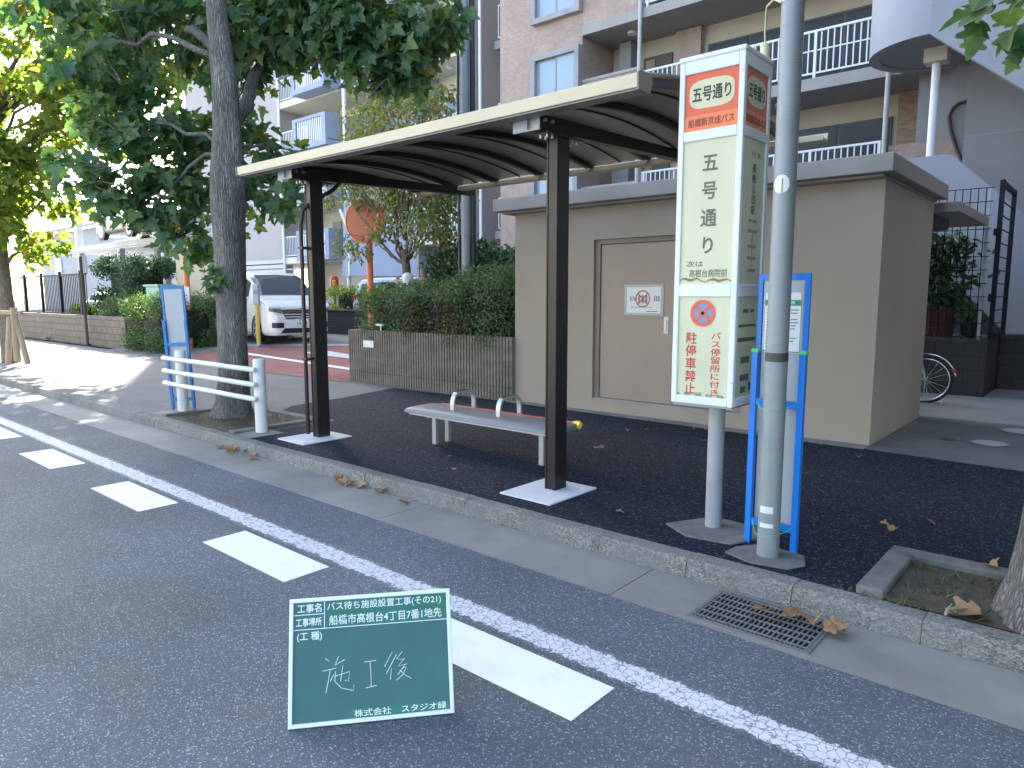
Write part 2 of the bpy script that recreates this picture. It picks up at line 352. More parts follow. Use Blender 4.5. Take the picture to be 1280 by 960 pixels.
# ---------------------------------------------------------------- mesh building
ORG = {}
class MB:
    def __init__(s): s.v = []; s.f = []; s.m = []; s.sm = []
    def add(s, v, f, m=0, smooth=False):
        o = len(s.v); s.v += [tuple(map(float, p)) for p in v]
        for q in f: s.f.append([o + i for i in q]); s.m.append(m); s.sm.append(smooth)
        return s
    def box(s, x0, x1, y0, y1, z0, z1, m=0):
        v = [(x, y, z) for z in (z0, z1) for x, y in ((x0, y0), (x1, y0), (x1, y1), (x0, y1))]
        return s.add(v, [(3, 2, 1, 0), (4, 5, 6, 7), (0, 1, 5, 4), (1, 2, 6, 5), (2, 3, 7, 6), (3, 0, 4, 7)], m)
    def obox(s, c, U, V, W, a, b, h, m=0):
        c, U, V, W = (np.array(q, float) for q in (c, U, V, W))
        v = [c + U * sx * a + V * sy * b + W * sz * h for sz in (-.5, .5) for sx, sy in ((-.5, -.5), (.5, -.5), (.5, .5), (-.5, .5))]
        return s.add(v, [(3, 2, 1, 0), (4, 5, 6, 7), (0, 1, 5, 4), (1, 2, 6, 5), (2, 3, 7, 6), (3, 0, 4, 7)], m)
    def prism(s, poly, d, m=0):
        """poly: 3-D outline, d: extrusion vector"""
        p = np.array(poly, float); d = np.array(d, float); n = len(p)
        nrm = sum((np.cross(p[i] - p[0], p[(i + 1) % n] - p[0]) for i in range(n)), np.zeros(3))
        if nrm @ d > 0: p = p[::-1]
        v = list(p) + list(p + d)
        f = [tuple(range(n)), tuple(range(2 * n - 1, n - 1, -1))] + [((i + 1) % n, i, n + i, n + (i + 1) % n) for i in range(n)]
        return s.add(v, f, m)
    def tube(s, pts, r, n=10, m=0, cap=True, smooth=True):
        pts = [np.array(p, float) for p in pts]
        rr = list(r) if hasattr(r, '__len__') else [r] * len(pts)
        v = []; prev = None
        for i, p in enumerate(pts):
            t = pts[min(i + 1, len(pts) - 1)] - pts[max(i - 1, 0)]; t /= np.linalg.norm(t) + 1e-9
            if prev is None:
                a = np.array([0, 0, 1.]) if abs(t[2]) < .9 else np.array([1., 0, 0]); u = np.cross(t, a)
            else: u = prev - t * (prev @ t)
            u /= np.linalg.norm(u) + 1e-9; prev = u; w = np.cross(t, u)
            v += [p + rr[i] * (u * math.cos(k * 2 * math.pi / n) + w * math.sin(k * 2 * math.pi / n)) for k in range(n)]
        f = []
        for i in range(len(pts) - 1):
            for k in range(n):
                a, b = i * n + k, i * n + (k + 1) % n
                f.append((a, b, b + n, a + n))
        s.add(v, f, m, smooth)
        if cap:
            L = (len(pts) - 1) * n
            s.add(v[:n], [tuple(range(n - 1, -1, -1))], m); s.add(v[L:], [tuple(range(n))], m)
        return s
    def cyl(s, c, r, z0, z1, n=20, m=0, r1=None):
        return s.tube([(c[0], c[1], z0), (c[0], c[1], z1)], [r, r if r1 is None else r1], n, m)
    def ring(s, c, U, V, r0, r1, n=28, m=0):
        c, U, V = (np.array(q, float) for q in (c, U, V))
        v = [c + r * (U * math.cos(k * 2 * math.pi / n) + V * math.sin(k * 2 * math.pi / n)) for r in (r0, r1) for k in range(n)]
        return s.add(v, [(k, (k + 1) % n, n + (k + 1) % n, n + k) for k in range(n)] if r0 > 0 else [tuple(range(n, 2 * n))], m)
    def poly(s, pts, m=0): return s.add(pts, [tuple(range(len(pts)))], m)
    def grid(s, P, m=0, smooth=True, close=False):
        a, b = len(P), len(P[0]); v = [q for row in P for q in row]
        f = [(i * b + j, i * b + (j + 1) % b, (i + 1) * b + (j + 1) % b, (i + 1) * b + j) for i in range(a - 1) for j in range(b if close else b - 1)]
        return s.add(v, f, m, smooth)
    def build(s, name, mats, parent=None, bevel=0, origin=None, kind=None):
        if not isinstance(mats, (list, tuple)): mats = [mats]
        if origin is None:
            if parent is not None: origin = ORG[parent]
            else:
                a = np.array(s.v); origin = ((a[:, 0].min() + a[:, 0].max()) / 2, (a[:, 1].min() + a[:, 1].max()) / 2, a[:, 2].min())
        O = np.array(origin, float)
        me = bpy.data.meshes.new(name)
        me.from_pydata([tuple(np.array(p) - O) for p in s.v], [], s.f)
        for q in mats: me.materials.append(M[q] if isinstance(q, str) else q)
        me.polygons.foreach_set('material_index', s.m); me.polygons.foreach_set('use_smooth', s.sm)
        me.update()
        o = bpy.data.objects.new(name, me); COL.objects.link(o)
        if parent is not None: o.parent = parent
        else: o.location = tuple(O)
        ORG[o] = tuple(O)
        if bevel:
            bv = o.modifiers.new('bevel', 'BEVEL'); bv.width = bevel; bv.segments = 2; bv.limit_method = 'ANGLE'; bv.angle_limit = R(40)
        if kind: o['kind'] = kind
        return o
def tag(o, label, cat, group=None):
    o['label'] = label; o['category'] = cat
    if group: o['group'] = group
    return o
def thing(name, label, cat, loc=(0, 0, 0), rot=None, group=None):
    o = bpy.data.objects.new(name, None); COL.objects.link(o); o.empty_display_size = .2
    o.location = tuple(map(float, loc))
    if rot is not None: o.rotation_euler = rot; ORG[o] = (0, 0, 0)
    else: ORG[o] = tuple(map(float, loc))
    return tag(o, label, cat, group)
def copy_thing(root, loc, rot=None, label=None):
    r = root.copy(); COL.objects.link(r); r.location = loc
    if rot is not None: r.rotation_euler = rot
    if label: r['label'] = label
    for ch in list(root.children):
        c = ch.copy(); COL.objects.link(c); c.parent = r
        for g in list(ch.children):
            d = g.copy(); COL.objects.link(d); d.parent = c
    return r
def text(body, name, m, parent, c, U, V, w, h, bold=.0, off=.0015, vertical=False, space=1.0, thick=0):
    """lettering as flat mesh, fitted into a w x h box centred on c in the plane of U, V"""
    cu = bpy.data.curves.new(name, 'FONT'); cu.body = '\n'.join(body) if vertical else body
    cu.align_x = 'CENTER'; cu.offset = bold; cu.space_line = vertical if vertical else 1.0; cu.resolution_u = 3; cu.space_character = space
    o = bpy.data.objects.new(name, cu); COL.objects.link(o)
    me = bpy.data.meshes.new_from_object(o.evaluated_get(bpy.context.evaluated_depsgraph_get()))
    bpy.data.objects.remove(o); bpy.data.curves.remove(cu)
    n = len(me.vertices); co = np.empty(n * 3, np.float32); me.vertices.foreach_get('co', co); co = co.reshape(-1, 3).astype(float)
    lo, hi = co.min(0), co.max(0)
    c, U, V = (np.array(q, float) for q in (c, U, V)); W = np.cross(U, V)
    x = ((co[:, 0] - lo[0]) / (hi[0] - lo[0]) - .5) * w; y = ((co[:, 1] - lo[1]) / (hi[1] - lo[1]) - .5) * h
    P = c + np.outer(x, U) + np.outer(y, V) + W * off - np.array(ORG[parent])
    me.vertices.foreach_set('co', P.astype(np.float32).ravel()); me.materials.clear(); me.materials.append(M[m]); me.update()
    ob = bpy.data.objects.new(name, me); COL.objects.link(ob); ob.parent = parent; ORG[ob] = ORG[parent]
    return ob
# leaf outlines: right half from base to tip
LOBED = [(0, 0), (.2, -.06), (.44, .06), (.34, .2), (.58, .36), (.56, .5), (.3, .5), (.22, .74), (0, 1)]
OVAL = [(0, 0), (.22, .25), (.26, .5), (.17, .8), (0, 1)]
BLADE = [(0, 0), (.06, .1), (.045, .6), (0, 1)]
def leaf_mesh(name, P, B, Nn, size, shape, m, parent=None, origin=None, fold=.35, curl=.25, kind=None):
    """many single leaves as real folded blades: P base points, B tip direction, Nn blade normal"""
    P, B, Nn = (np.asarray(q, float) for q in (P, B, Nn)); n = len(P)
    size = np.broadcast_to(np.asarray(size, float), (n,))
    B = B / (np.linalg.norm(B, axis=1, keepdims=True) + 1e-9)
    A = np.cross(B, Nn); A /= np.linalg.norm(A, axis=1, keepdims=True) + 1e-9; W = np.cross(A, B)
    half = np.array(shape); k = len(half)
    loc = np.vstack([half, np.stack([-half[1:-1, 0], half[1:-1, 1]], 1)])
    nv = len(loc)
    u, v = loc[:, 0], loc[:, 1]; w = np.abs(u) * fold - curl * v * v
    co = P[:, None] + size[:, None, None] * (u[None, :, None] * A[:, None] + v[None, :, None] * B[:, None] + w[None, :, None] * W[:, None])
    f1 = list(range(k)); f2 = [0, k - 1] + list(range(nv - 1, k - 1, -1))
    per = np.array(f1 + f2); nl = len(per)
    if origin is None: origin = ORG[parent] if parent is not None else tuple(P.mean(0))
    me = bpy.data.meshes.new(name)
    me.vertices.add(n * nv); me.vertices.foreach_set('co', (co - np.array(origin)).astype(np.float32).ravel())
    me.loops.add(n * nl); me.loops.foreach_set('vertex_index', (per[None] + (np.arange(n) * nv)[:, None]).astype(np.int32).ravel())
    me.polygons.add(2 * n)
    st = np.empty((n, 2), np.int32); st[:, 0] = np.arange(n) * nl; st[:, 1] = st[:, 0] + len(f1)
    me.polygons.foreach_set('loop_start', st.ravel())
    me.polygons.foreach_set('use_smooth', np.ones(2 * n, bool))
    me.update(calc_edges=True); me.validate()
    me.materials.append(M[m])
    o = bpy.data.objects.new(name, me); COL.objects.link(o)
    if parent is not None: o.parent = parent
    else: o.location = origin
    ORG[o] = tuple(origin)
    if kind: o['kind'] = kind
    return o
O0 = (0, 0, 0)
def struct(name, mb, m, **k): return mb.build(name, m, None, origin=O0, kind='structure', **k)
def sheet(name, pts, z, m): return struct(name, MB().poly([(p[0], p[1], z if len(p) < 3 else p[2]) for p in pts]), m)
rnd = random.Random(7)
nr = np.random.default_rng(5)

# ================================================================ ground
sheet('ground', [(-250, -250), (250, -250), (250, 250), (-250, 250)], -.03, 'ground')
sheet('road', [(-90, -10), (25, -10), (25, 3.12), (-90, 3.12)], 0, 'road')
g = MB(); x = -60.0
while x < 20:
    L = 2.0
    if x < -1.6 < x + L: pass
    g.box(x + .003, x + L - .003, 3.123, 3.598, -.02, .006); x += L
struct('gutter', g, 'gutter')
k = MB(); x = -60.0
while x < 20:
    L = .6; j = rnd.uniform(-.004, .004)
    h = S + .003 + rnd.uniform(-.003, .004)
    y0 = 3.60 + j; k.prism([(x + .001, y0, -.02), (x + .001, y0 + .004, .02), (x + .001, y0 + .022, h - .014), (x + .001, y0 + .036, h), (x + .001, 3.752, h), (x + .001, 3.752, -.02)], (L - .002, 0, 0))
    x += L
struct('kerb', k, 'kerb', bevel=.003)
# pavement: old asphalt to the left, freshly laid asphalt round the shelter
sheet('pavement', [(-60, 3.752), (20, 3.752), (20, 7.7), (-60, 7.7)], S - .006, 'old_walk')
edge = [(-8.4, 5.02), (-8.62, 5.3), (-8.7, 5.75), (-8.75, 6.2), (-8.9, 6.8), (-9.05, 7.46)]
new = [(-7.2, 3.754), (20, 3.754), (20, 7.42), (-.5, 7.42), (-1.85, 7.5), (-4, 7.53), (-6.6, 7.55)] + edge[::-1] + [(-7.2, 5.02)]
sheet('fresh_pavement', new, S, 'new_asphalt')
sheet('yard_apron', [(-1.855, 7.4), (20, 7.4), (20, 10.1), (-1.855, 10.1)], S - .003, 'concrete_dark')
sheet('wall_footing_strip', [(-6.62, 7.5), (-1.855, 7.44), (-1.855, 7.72), (-6.62, 7.72)], S + .004, 'concrete')
sheet('yard', [(-6.5, 10.1), (20, 10.1), (20, 40), (-6.5, 40)], S - .003, 'concrete_far')
# car park entrance: gently rising red asphalt, then the level car park
def sl(px, py, lift=0):
    d = ray(px, py); t = (S - .08 * 7.7 - CAMH) / (d[2] - .08 * d[1]); p = _C + d * t; return (p[0], p[1], p[2] + lift)
zs = lambda y: S + .08 * (y - 7.7)
struct('entrance_ramp', MB().poly([(-22, 7.7, S - .004), (-10.44, 7.7, S - .004), (-10.44, 11.2, zs(11.2) - .004), (-22, 11.2, zs(11.2) - .004)]), 'lot')
struct('car_park', MB().poly([(-90, 11.2, zs(11.2) - .004), (-6.6, 11.2, zs(11.2) - .004), (-6.6, 60, zs(11.2) - .004), (-90, 60, zs(11.2) - .004)]), 'lot')
struct('red_paving', MB().poly([(-17.4, 7.72, S + .006), (-10.44, 7.72, S + .006), (-10.44, 10.8, zs(10.8) + .004), (-14.8, 10.9, zs(10.9) + .004), (-18.3, 9.7, zs(9.7) + .004)]), 'red_asphalt')
sheet('red_paving_tongue', [(-17.4, 7.74), (-17.3, 7.5), (-13.9, 7.3), (-10.44, 7.4), (-10.44, 7.74)], S + .002, 'red_asphalt')
def ramp_mark(name, pts, m): struct(name, MB().poly([(p[0], p[1], zs(p[1]) + .012) for p in pts]), m)
ramp_mark('entrance_stop_line', [(-17.2, 8.98), (-10.46, 8.42), (-10.46, 8.27), (-17.2, 8.83)], 'mark_new')
ramp_mark('entrance_edge_line', [(-18.3, 9.78), (-14.8, 10.98), (-14.8, 10.9), (-18.3, 9.7)], 'mark_new')
ramp_mark('entrance_faded_marking', [(-14.9, 9.5), (-12.6, 9.35), (-12.4, 9.6), (-14.8, 10.0)], 'mark_faint')
ramp_mark('entrance_faded_marking', [(-12.3, 9.0), (-10.5, 8.95), (-10.5, 9.35), (-12.2, 9.3)], 'mark_faint')
# road markings
sheet('edge_line', [(-60, 2.395), (20, 2.395), (20, 2.60), (-60, 2.60)], .0018, 'mark_old')
for i in range(-8, 6):
    x = -4.5 + 2.02 * i
    sheet('lane_dash', [(x, 2.06), (x + 1.0, 2.055), (x + 1.0, 2.36), (x, 2.365)], .0022, 'mark_new')

# pit round the street tree, with concrete edging
def pit(name, x0, x1, y0, y1, w, open_front=True):
    m = MB(); h = S + .035
    m.box(x0 - w, x0, y0, y1 + w, S - .05, h); m.box(x1, x1 + w, y0, y1 + w, S - .05, h - .003); m.box(x0, x1, y1, y1 + w, S - .05, h - .006)
    return struct(name, m, 'footing', bevel=.012)
pit('tree_pit_edging', -9.0, -7.42, 3.754, 4.78, .12)
sheet('tree_pit_soil', [(-9.0, 3.754), (-7.42, 3.754), (-7.42, 4.78), (-9.0, 4.78)], S + .006, 'soil')
sheet('rail_footing', [(-7.42, 3.754), (-6.95, 3.754), (-6.95, 4.16), (-7.42, 4.16)], S + .004, 'concrete')
sheet('rail_footing', [(-9.5, 3.754), (-9.0, 3.754), (-9.0, 4.16), (-9.5, 4.16)], S + .004, 'concrete')
m = MB(); m.box(-.93, -.80, 3.756, 4.42, S - .05, S + .05); m.box(-.93, .8, 4.42, 4.54, S - .05, S + .046); m.box(.68, .8, 3.756, 4.42, S - .05, S + .05)
struct('tree_pit_edging', m, 'footing', bevel=.012)
sheet('tree_pit_soil', [(-.80, 3.756), (.68, 3.756), (.68, 4.42), (-.80, 4.42)], S + .008, 'soil')

def blades(name, n, x0, x1, y0, y1, z, size, seed):
    r = np.random.default_rng(seed)
    P = np.stack([r.uniform(x0, x1, n), r.uniform(y0, y1, n), np.full(n, z)], 1)
    B = np.stack([r.normal(0, .7, n), r.normal(0, .7, n), r.uniform(.2, 1, n)], 1)
    Nn = r.normal(0, 1, (n, 3))
    return leaf_mesh(name, P, B, Nn, r.uniform(.4, 1, n) * size, BLADE, 'grass', curl=.4, kind='stuff')
blades('grass', 480, -.78, .6, 3.78, 4.4, S + .008, .065, 1)
blades('grass', 450, -8.95, -7.45, 3.78, 4.7, S + .006, .06, 2)
blades('roadside_weeds', 60, -1.0, -.6, 3.745, 3.76, S + .0, .05, 3)

# drain grate in the gutter
t = thing('drain_grate', 'steel grid drain grate set in the concrete gutter by the kerb', 'drain', (-1.26, 3.34, .006))
MB().box(-1.54, -.98, 3.18, 3.55, .0065, .0085).build('pit_shade_plate', 'pit_dark', t)  # flat near-black plate standing in for the unlit pit
m = MB()
for i in range(24): xx = -1.53 + i * .0237; m.box(xx, xx + .006, 3.185, 3.545, .0105, .017)
for j in range(6): yy = 3.195 + j * .066; m.box(-1.535, -.985, yy, yy + .008, .0095, .0175)
m.build('grid', 'iron', t)
m = MB(); m.box(-1.56, -.96, 3.165, 3.18, .003, .013); m.box(-1.56, -.96, 3.55, 3.565, .003, .013); m.box(-1.56, -1.54, 3.18, 3.55, .003, .013); m.box(-.98, -.96, 3.18, 3.55, .003, .013)
m.build('frame', 'concrete_dark', t)
def manhole(x, y, r, mt, label):
    t = thing('manhole_cover', label, 'manhole', (x, y, S))
    MB().cyl((x, y), r, S - .01, S + .006, 28).build('lid', mt, t)
    MB().ring((x, y, S + .0035), (1, 0, 0), (0, 1, 0), r, r + .025).build('frame', 'iron', t)
manhole(-.95, 8.63, .15, 'lid_pale', 'pale round manhole cover nearest the corner of the tan utility building')
manhole(-1.32, 8.62, .08, 'lid_dark', 'small dark blue grey manhole cover in the yard concrete')
manhole(-.78, 9.62, .17, 'lid_pale', 'pale round manhole cover farther back beside the yard drain at the right edge')

# ================================================================ bus shelter
sh = thing('bus_shelter', 'brown steel bus shelter with curved roof standing on two posts', 'bus shelter', (-4.88, 4.3, S))
PX = (-3.28, -6.45); RX0, RX1 = -7.15, -2.34; RY0, RY1 = 3.86, 6.45
def roof_z(y, base=2.90):
    s = (y - RY0) / (RY1 - RY0); return base + .05 * s + .30 * 4 * s * (1 - s) * .5
for px in PX:
    m = MB(); y0, y1 = 4.235, 4.385
    m.box(px - .05, px - .036, y0, y1, S, 2.8); m.box(px + .036, px + .05, y0, y1, S, 2.8)
    m.box(px - .036, px + .036, y0 + .006, y1 - .006, S, 2.8)
    m.build('post', 'bronze', sh, bevel=.003)
    m = MB(); m.prism([(px - .045, 4.04, 2.79), (px - .045, 4.04, 2.90), (px - .045, 6.66, 2.975), (px - .045, 6.66, 2.895)], (.09, 0, 0))
    bm_ = m.build('beam', 'bronze', sh, bevel=.003)
    for yy in (4.14, 4.2, 4.44, 4.5):
        for d_ in (.03, -.03): MB().cyl((px + d_, yy), .012, 2.755, 2.781, 8).build('bolt', 'steel', bm_)
    for yy in (4.08, 4.16): MB().tube([(px + .045, yy, 2.86), (px + .07, yy, 2.86)], .014, 8).build('bolt', 'steel', bm_); MB().cyl((px + .02, yy), .016, 2.9, 2.93, 8).build('bolt', 'steel', bm_)
    MB().box(px - .075, px + .075, 4.1, 4.52, 2.79 - .012, 2.79 - .001).build('cap_plate', 'bronze', bm_)
    MB().box(px - .055, px - .047, 4.0, 4.2, 2.80, 2.91).box(px - .2, px + .047, 4.028, 4.036, 2.79, 2.90).build('bracket', 'bracket', sh)
for px in PX:
    MB().box(px - .25, px + .24, 3.93, 4.53, S - .02, S + .012).build('base_pad', 'pad', sh, bevel=.004)
# roof: folded sheets with seams, curved ribs, edge beam and rear gutter
ys = np.linspace(RY0 + .04, RY1 - .05, 22)
nb = 7; bays = np.linspace(RX0 + .02, RX1 - .02, nb + 1)
for i in range(nb):
    a, b = bays[i] + .004, bays[i + 1] - .004
    m = MB(); xs = np.linspace(a, b, 5); sag = [0, .012, .016, .012, 0]
    up = [[(x, y, roof_z(y) + .035 + sg) for x, sg in zip(xs, sag)] for y in ys]
    dn = [[(x, y, roof_z(y) + .022 + sg) for x, sg in zip(xs[::-1], sag)] for y in ys]
    m.grid(up).grid(dn)
    m.grid([[u[0] for u in up], [d[-1] for d in dn]], smooth=False); m.grid([[d[0] for d in dn], [u[-1] for u in up]], smooth=False)
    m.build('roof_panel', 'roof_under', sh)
for i in range(nb + 1):
    m = MB(); w = .022; xx = min(max(bays[i], RX0 + .03), RX1 - .03)
    prof = [(xx - w, y, roof_z(y) - .03) for y in ys] + [(xx - w, y, roof_z(y) + .018) for y in ys[::-1]]
    v = prof + [(p[0] + 2 * w, p[1], p[2]) for p in prof]; n = len(ys)
    f = []
    for q in range(n - 1):
        a, b, c_, d_ = q, q + 1, 2 * n - 2 - q, 2 * n - 1 - q
        f += [(d_, c_, b, a), (2 * n + a, 2 * n + b, 2 * n + c_, 2 * n + d_), (a, b, 2 * n + b, 2 * n + a), (c_, d_, 2 * n + d_, 2 * n + c_)]
    f += [(0, 2 * n, 4 * n - 1, 2 * n - 1)[::-1], (n - 1, 3 * n - 1, 3 * n, n)]
    m.add(v, f)
    rb = m.build('rib', 'bronze', sh)
    MB().box(xx - .03, xx + .03, RY1 - .16, RY1 - .1, 2.93, 2.955).cyl((xx, RY1 - .13), .014, 2.905, 2.935, 8).build('bolt', 'steel', rb)
for i in range(nb):
    xm = (bays[i] + bays[i + 1]) / 2
    MB().tube([(xm, y, roof_z(y) + .03) for y in ys], .007, 6).build('panel_seam', 'bronze', sh)
m = MB(); m.prism([(RX0, RY0, 2.875), (RX0, RY0 - .006, 2.955), (RX0, RY0 + .02, 2.965), (RX0, RY0 + .11, 2.965), (RX0, RY0 + .11, 2.875)], (RX1 - RX0, 0, 0))
fb = m.build('edge_beam', 'fascia', sh, bevel=.004)
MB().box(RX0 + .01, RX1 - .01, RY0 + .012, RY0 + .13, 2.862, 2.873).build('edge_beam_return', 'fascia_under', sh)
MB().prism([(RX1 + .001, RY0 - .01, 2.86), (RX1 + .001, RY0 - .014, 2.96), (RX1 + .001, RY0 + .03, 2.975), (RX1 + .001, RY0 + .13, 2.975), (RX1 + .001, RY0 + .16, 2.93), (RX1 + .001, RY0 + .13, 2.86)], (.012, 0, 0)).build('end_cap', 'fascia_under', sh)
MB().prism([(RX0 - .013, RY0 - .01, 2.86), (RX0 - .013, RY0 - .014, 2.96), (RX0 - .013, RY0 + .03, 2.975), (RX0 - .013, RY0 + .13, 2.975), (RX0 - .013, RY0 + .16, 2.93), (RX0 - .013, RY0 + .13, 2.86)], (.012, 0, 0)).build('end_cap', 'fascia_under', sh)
m = MB(); m.prism([(RX0, RY1 - .1, 2.965), (RX0, RY1 - .1, 2.925), (RX0, RY1 + .02, 2.925), (RX0, RY1 + .04, 3.0), (RX0, RY1 + .02, 3.0), (RX0, RY1, 2.945), (RX0, RY1 - .08, 2.945)], (RX1 - RX0 + .3, 0, 0))
m.build('gutter', 'fascia', sh)
for xx in (RX0 + .03, RX1 - .03):
    pts = [(xx, y, roof_z(y) + .04) for y in ys]
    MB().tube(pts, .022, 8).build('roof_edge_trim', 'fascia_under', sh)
m = MB(); m.tube([(-6.36, 4.62, 2.86), (-6.38, 4.5, 2.72), (-6.42, 4.3, 2.6), (-6.47, 4.19, 2.5), (-6.49, 4.17, 2.35), (-6.49, 4.17, S + .05)], .021, 10)
dp = m.build('downpipe', 'bronze', sh)
for zz in (.95, 2.1): MB().box(-6.52, -6.44, 4.145, 4.232, zz, zz + .025).build('pipe_clip', 'bronze', dp)

# ================================================================ bench
be = thing('bench', 'grey slab bench with two hoop armrests and a red rear edge under the shelter', 'bench', (-4.6, 4.85, S))
m = MB(); bx0, bx1 = -5.58, -3.66
rows = []
prof = [(4.63, .425), (4.632, .452), (4.66, .474), (4.72, .484), (4.85, .486), (4.98, .484), (5.03, .478), (5.05, .46), (5.05, .425)]
for xx, s_ in ((bx0, .72), (bx0 + .03, .9), (bx0 + .1, 1), (bx1 - .1, 1), (bx1 - .03, .9), (bx1, .72)):
    rows.append([(xx, 4.84 + (y - 4.84) * (s_ * .1 + .9), .425 + (z - .425) * s_) for y, z in prof])
m.grid(rows); m.poly(rows[0][::-1]); m.poly(rows[-1])
for i in range(5): m.poly([rows[i][0], rows[i][-1], rows[i + 1][-1], rows[i + 1][0]])
m.build('seat', 'seat', be)
MB().box(bx0 + .06, bx1 - .06, 4.645, 4.66, .408, .424).build('front_rail', 'alu', be)
MB().tube([(bx0 + .12, 5.052, .474), (bx1 - .05, 5.056, .474)], .011, 8).build('edge_strip', 'red_trim', be)
MB().tube([(bx1 - .06, 5.05, .472), (bx1 + .0, 5.05, .474), (bx1 + .03, 5.03, .468), (bx1 + .035, 5.0, .45)], [.02, .026, .026, .022], 10).build('end_cap', 'yellow_plastic', be)
for xx in (-5.25, -3.85):
    m = MB()
    for yy in (4.76, 4.94): m.box(xx - .028, xx + .028, yy - .022, yy + .022, S, .41)
    m.box(xx - .03, xx + .03, 4.66, 4.99, .395, .424)
    m.build('leg', 'alu', be, bevel=.006)
for xx in (-5.03, -4.41):
    m = MB(); pts = []
    for q in range(19):
        a = math.pi * q / 18; c_, s_ = math.cos(a), math.sin(a)
        pts.append((xx, 4.95 - .165 * math.copysign(abs(c_) ** .55, c_), .47 + .2 * abs(s_) ** .6))
    for p, q in zip(pts[:-1], pts[1:]): pass
    L = [(p[0] - .025, p[1], p[2]) for p in pts]; Rr = [(p[0] + .025, p[1], p[2]) for p in pts]
    cen = 0
    def inn(p): q = np.array(p); d_ = q - np.array([p[0], 4.95, .47]); return tuple(q - .022 * d_ / (np.linalg.norm(d_) + 1e-6))
    m.grid([L, Rr]); m.grid([[inn(p) for p in Rr], [inn(p) for p in L]]); m.grid([Rr, [inn(p) for p in Rr]]); m.grid([[inn(p) for p in L], L])
    ar = m.build('armrest', 'alu', be)
    top = pts[6:13]
    MB().grid([[(p[0] - .02, p[1], p[2] + .003) for p in top], [(p[0] + .02, p[1], p[2] + .003) for p in top]]).build('grip', 'black_plastic', ar)

be.location.y += .1
# ================================================================ bus stop sign
X0, X1, Y0, Y1, Z0, Z1 = -2.155, -1.745, 4.04, 4.44, .95, 3.02
sg = thing('bus_stop_sign', 'white framed square bus stop sign box on a grey post', 'bus stop sign', (-1.94, 4.24, S))
MB().cyl((-1.935, 4.25), .052, S, .96, 24).build('post', 'post_grey', sg)
m = MB(); m.prism([(-2.2, 4.1, S), (-1.98, 3.96, S), (-1.7, 4.0, S), (-1.62, 4.18, S), (-1.66, 4.42, S), (-2.02, 4.44, S)], (0, 0, .014))
m.build('footing', 'footing', sg, bevel=.006)
m = MB(); w = .036
for xx in (X0, X1 - w):
    for yy in (Y0, Y1 - w): m.box(xx, xx + w, yy, yy + w, Z0, Z1 - .01)
def ringbars(z0, z1):
    m.box(X0 + w, X1 - w, Y0, Y0 + w, z0, z1); m.box(X0 + w, X1 - w, Y1 - w, Y1, z0, z1)
    m.box(X0, X0 + w, Y0 + w, Y1 - w, z0, z1); m.box(X1 - w, X1, Y0 + w, Y1 - w, z0, z1)
ringbars(Z0, 1.0); ringbars(1.615, 1.69); ringbars(2.545, 2.605); ringbars(2.935, Z1 - .01)
fr = m.build('frame', 'sign_white', sg, bevel=.005)
MB().box(X0 - .006, X1 + .006, Y0 - .006, Y1 + .006, Z1 - .012, Z1 + .02).build('cap', 'sign_white', sg, bevel=.01)
MB().box(X0 + .01, X1 - .01, Y0 + .01, Y1 - .01, Z0 - .012, Z0 + .004).box(-2.02, -1.85, 4.16, 4.34, Z0 - .03, Z0 - .012).build('base_tray', 'post_grey', sg)
MB().cyl((-1.78, 4.4), .03, Z1 + .02, Z1 + .1, 14).cyl((-1.78, 4.4), .033, Z1 + .1, Z1 + .11, 14).build('light_sensor', 'oval', sg)
m = MB()
for k_ in range(4):
    zz = (1.1, 1.5, 2.3, 2.9)[k_]; m.tube([(X1 - .012, Y0 - .003, zz), (X1 - .012, Y0 + .004, zz)], .006, 8)
m.build('screw', 'steel', fr)
FX, FZ, SY = (1, 0, 0), (0, 0, 1), (0, 1, 0)
cx = (X0 + X1) / 2; cy = (Y0 + Y1) / 2; fw = X1 - X0 - 2 * w; sd = Y1 - Y0 - 2 * w
def panel(name, z0, z1, mt, zsplit=None):
    out = []
    for side in ('front', 'right', 'rear', 'left'):
        m = MB(); e = .012
        if side == 'front': m.box(X0 + w, X1 - w, Y0 + e, Y0 + e + .006, z0, z1)
        if side == 'right': m.box(X1 - e - .006, X1 - e, Y0 + w, Y1 - w, z0, z1)
        if side == 'rear': m.box(X0 + w, X1 - w, Y1 - e - .006, Y1 - e, z0, z1)
        if side == 'left': m.box(X0 + e, X0 + e + .006, Y0 + w, Y1 - w, z0, z1)
        out.append(m.build(name, mt, sg))
    return out
nm = panel('name_panel', 2.605, 2.935, 'sign_red')
ro = panel('route_panel', 1.69, 2.545, 'sign_cream')
no = panel('notice_panel', 1.0, 1.615, 'sign_cream')
faces = [((cx, Y0 + .012, 0), FX, fw, 0), ((X1 - .012, cy, 0), SY, sd, 1)]
def at(face, u, z, off=0):
    c, U, wd, i = face; nrm = np.cross(U, FZ); return np.array([c[0], c[1], z]) + np.array(U) * u * wd + nrm * off
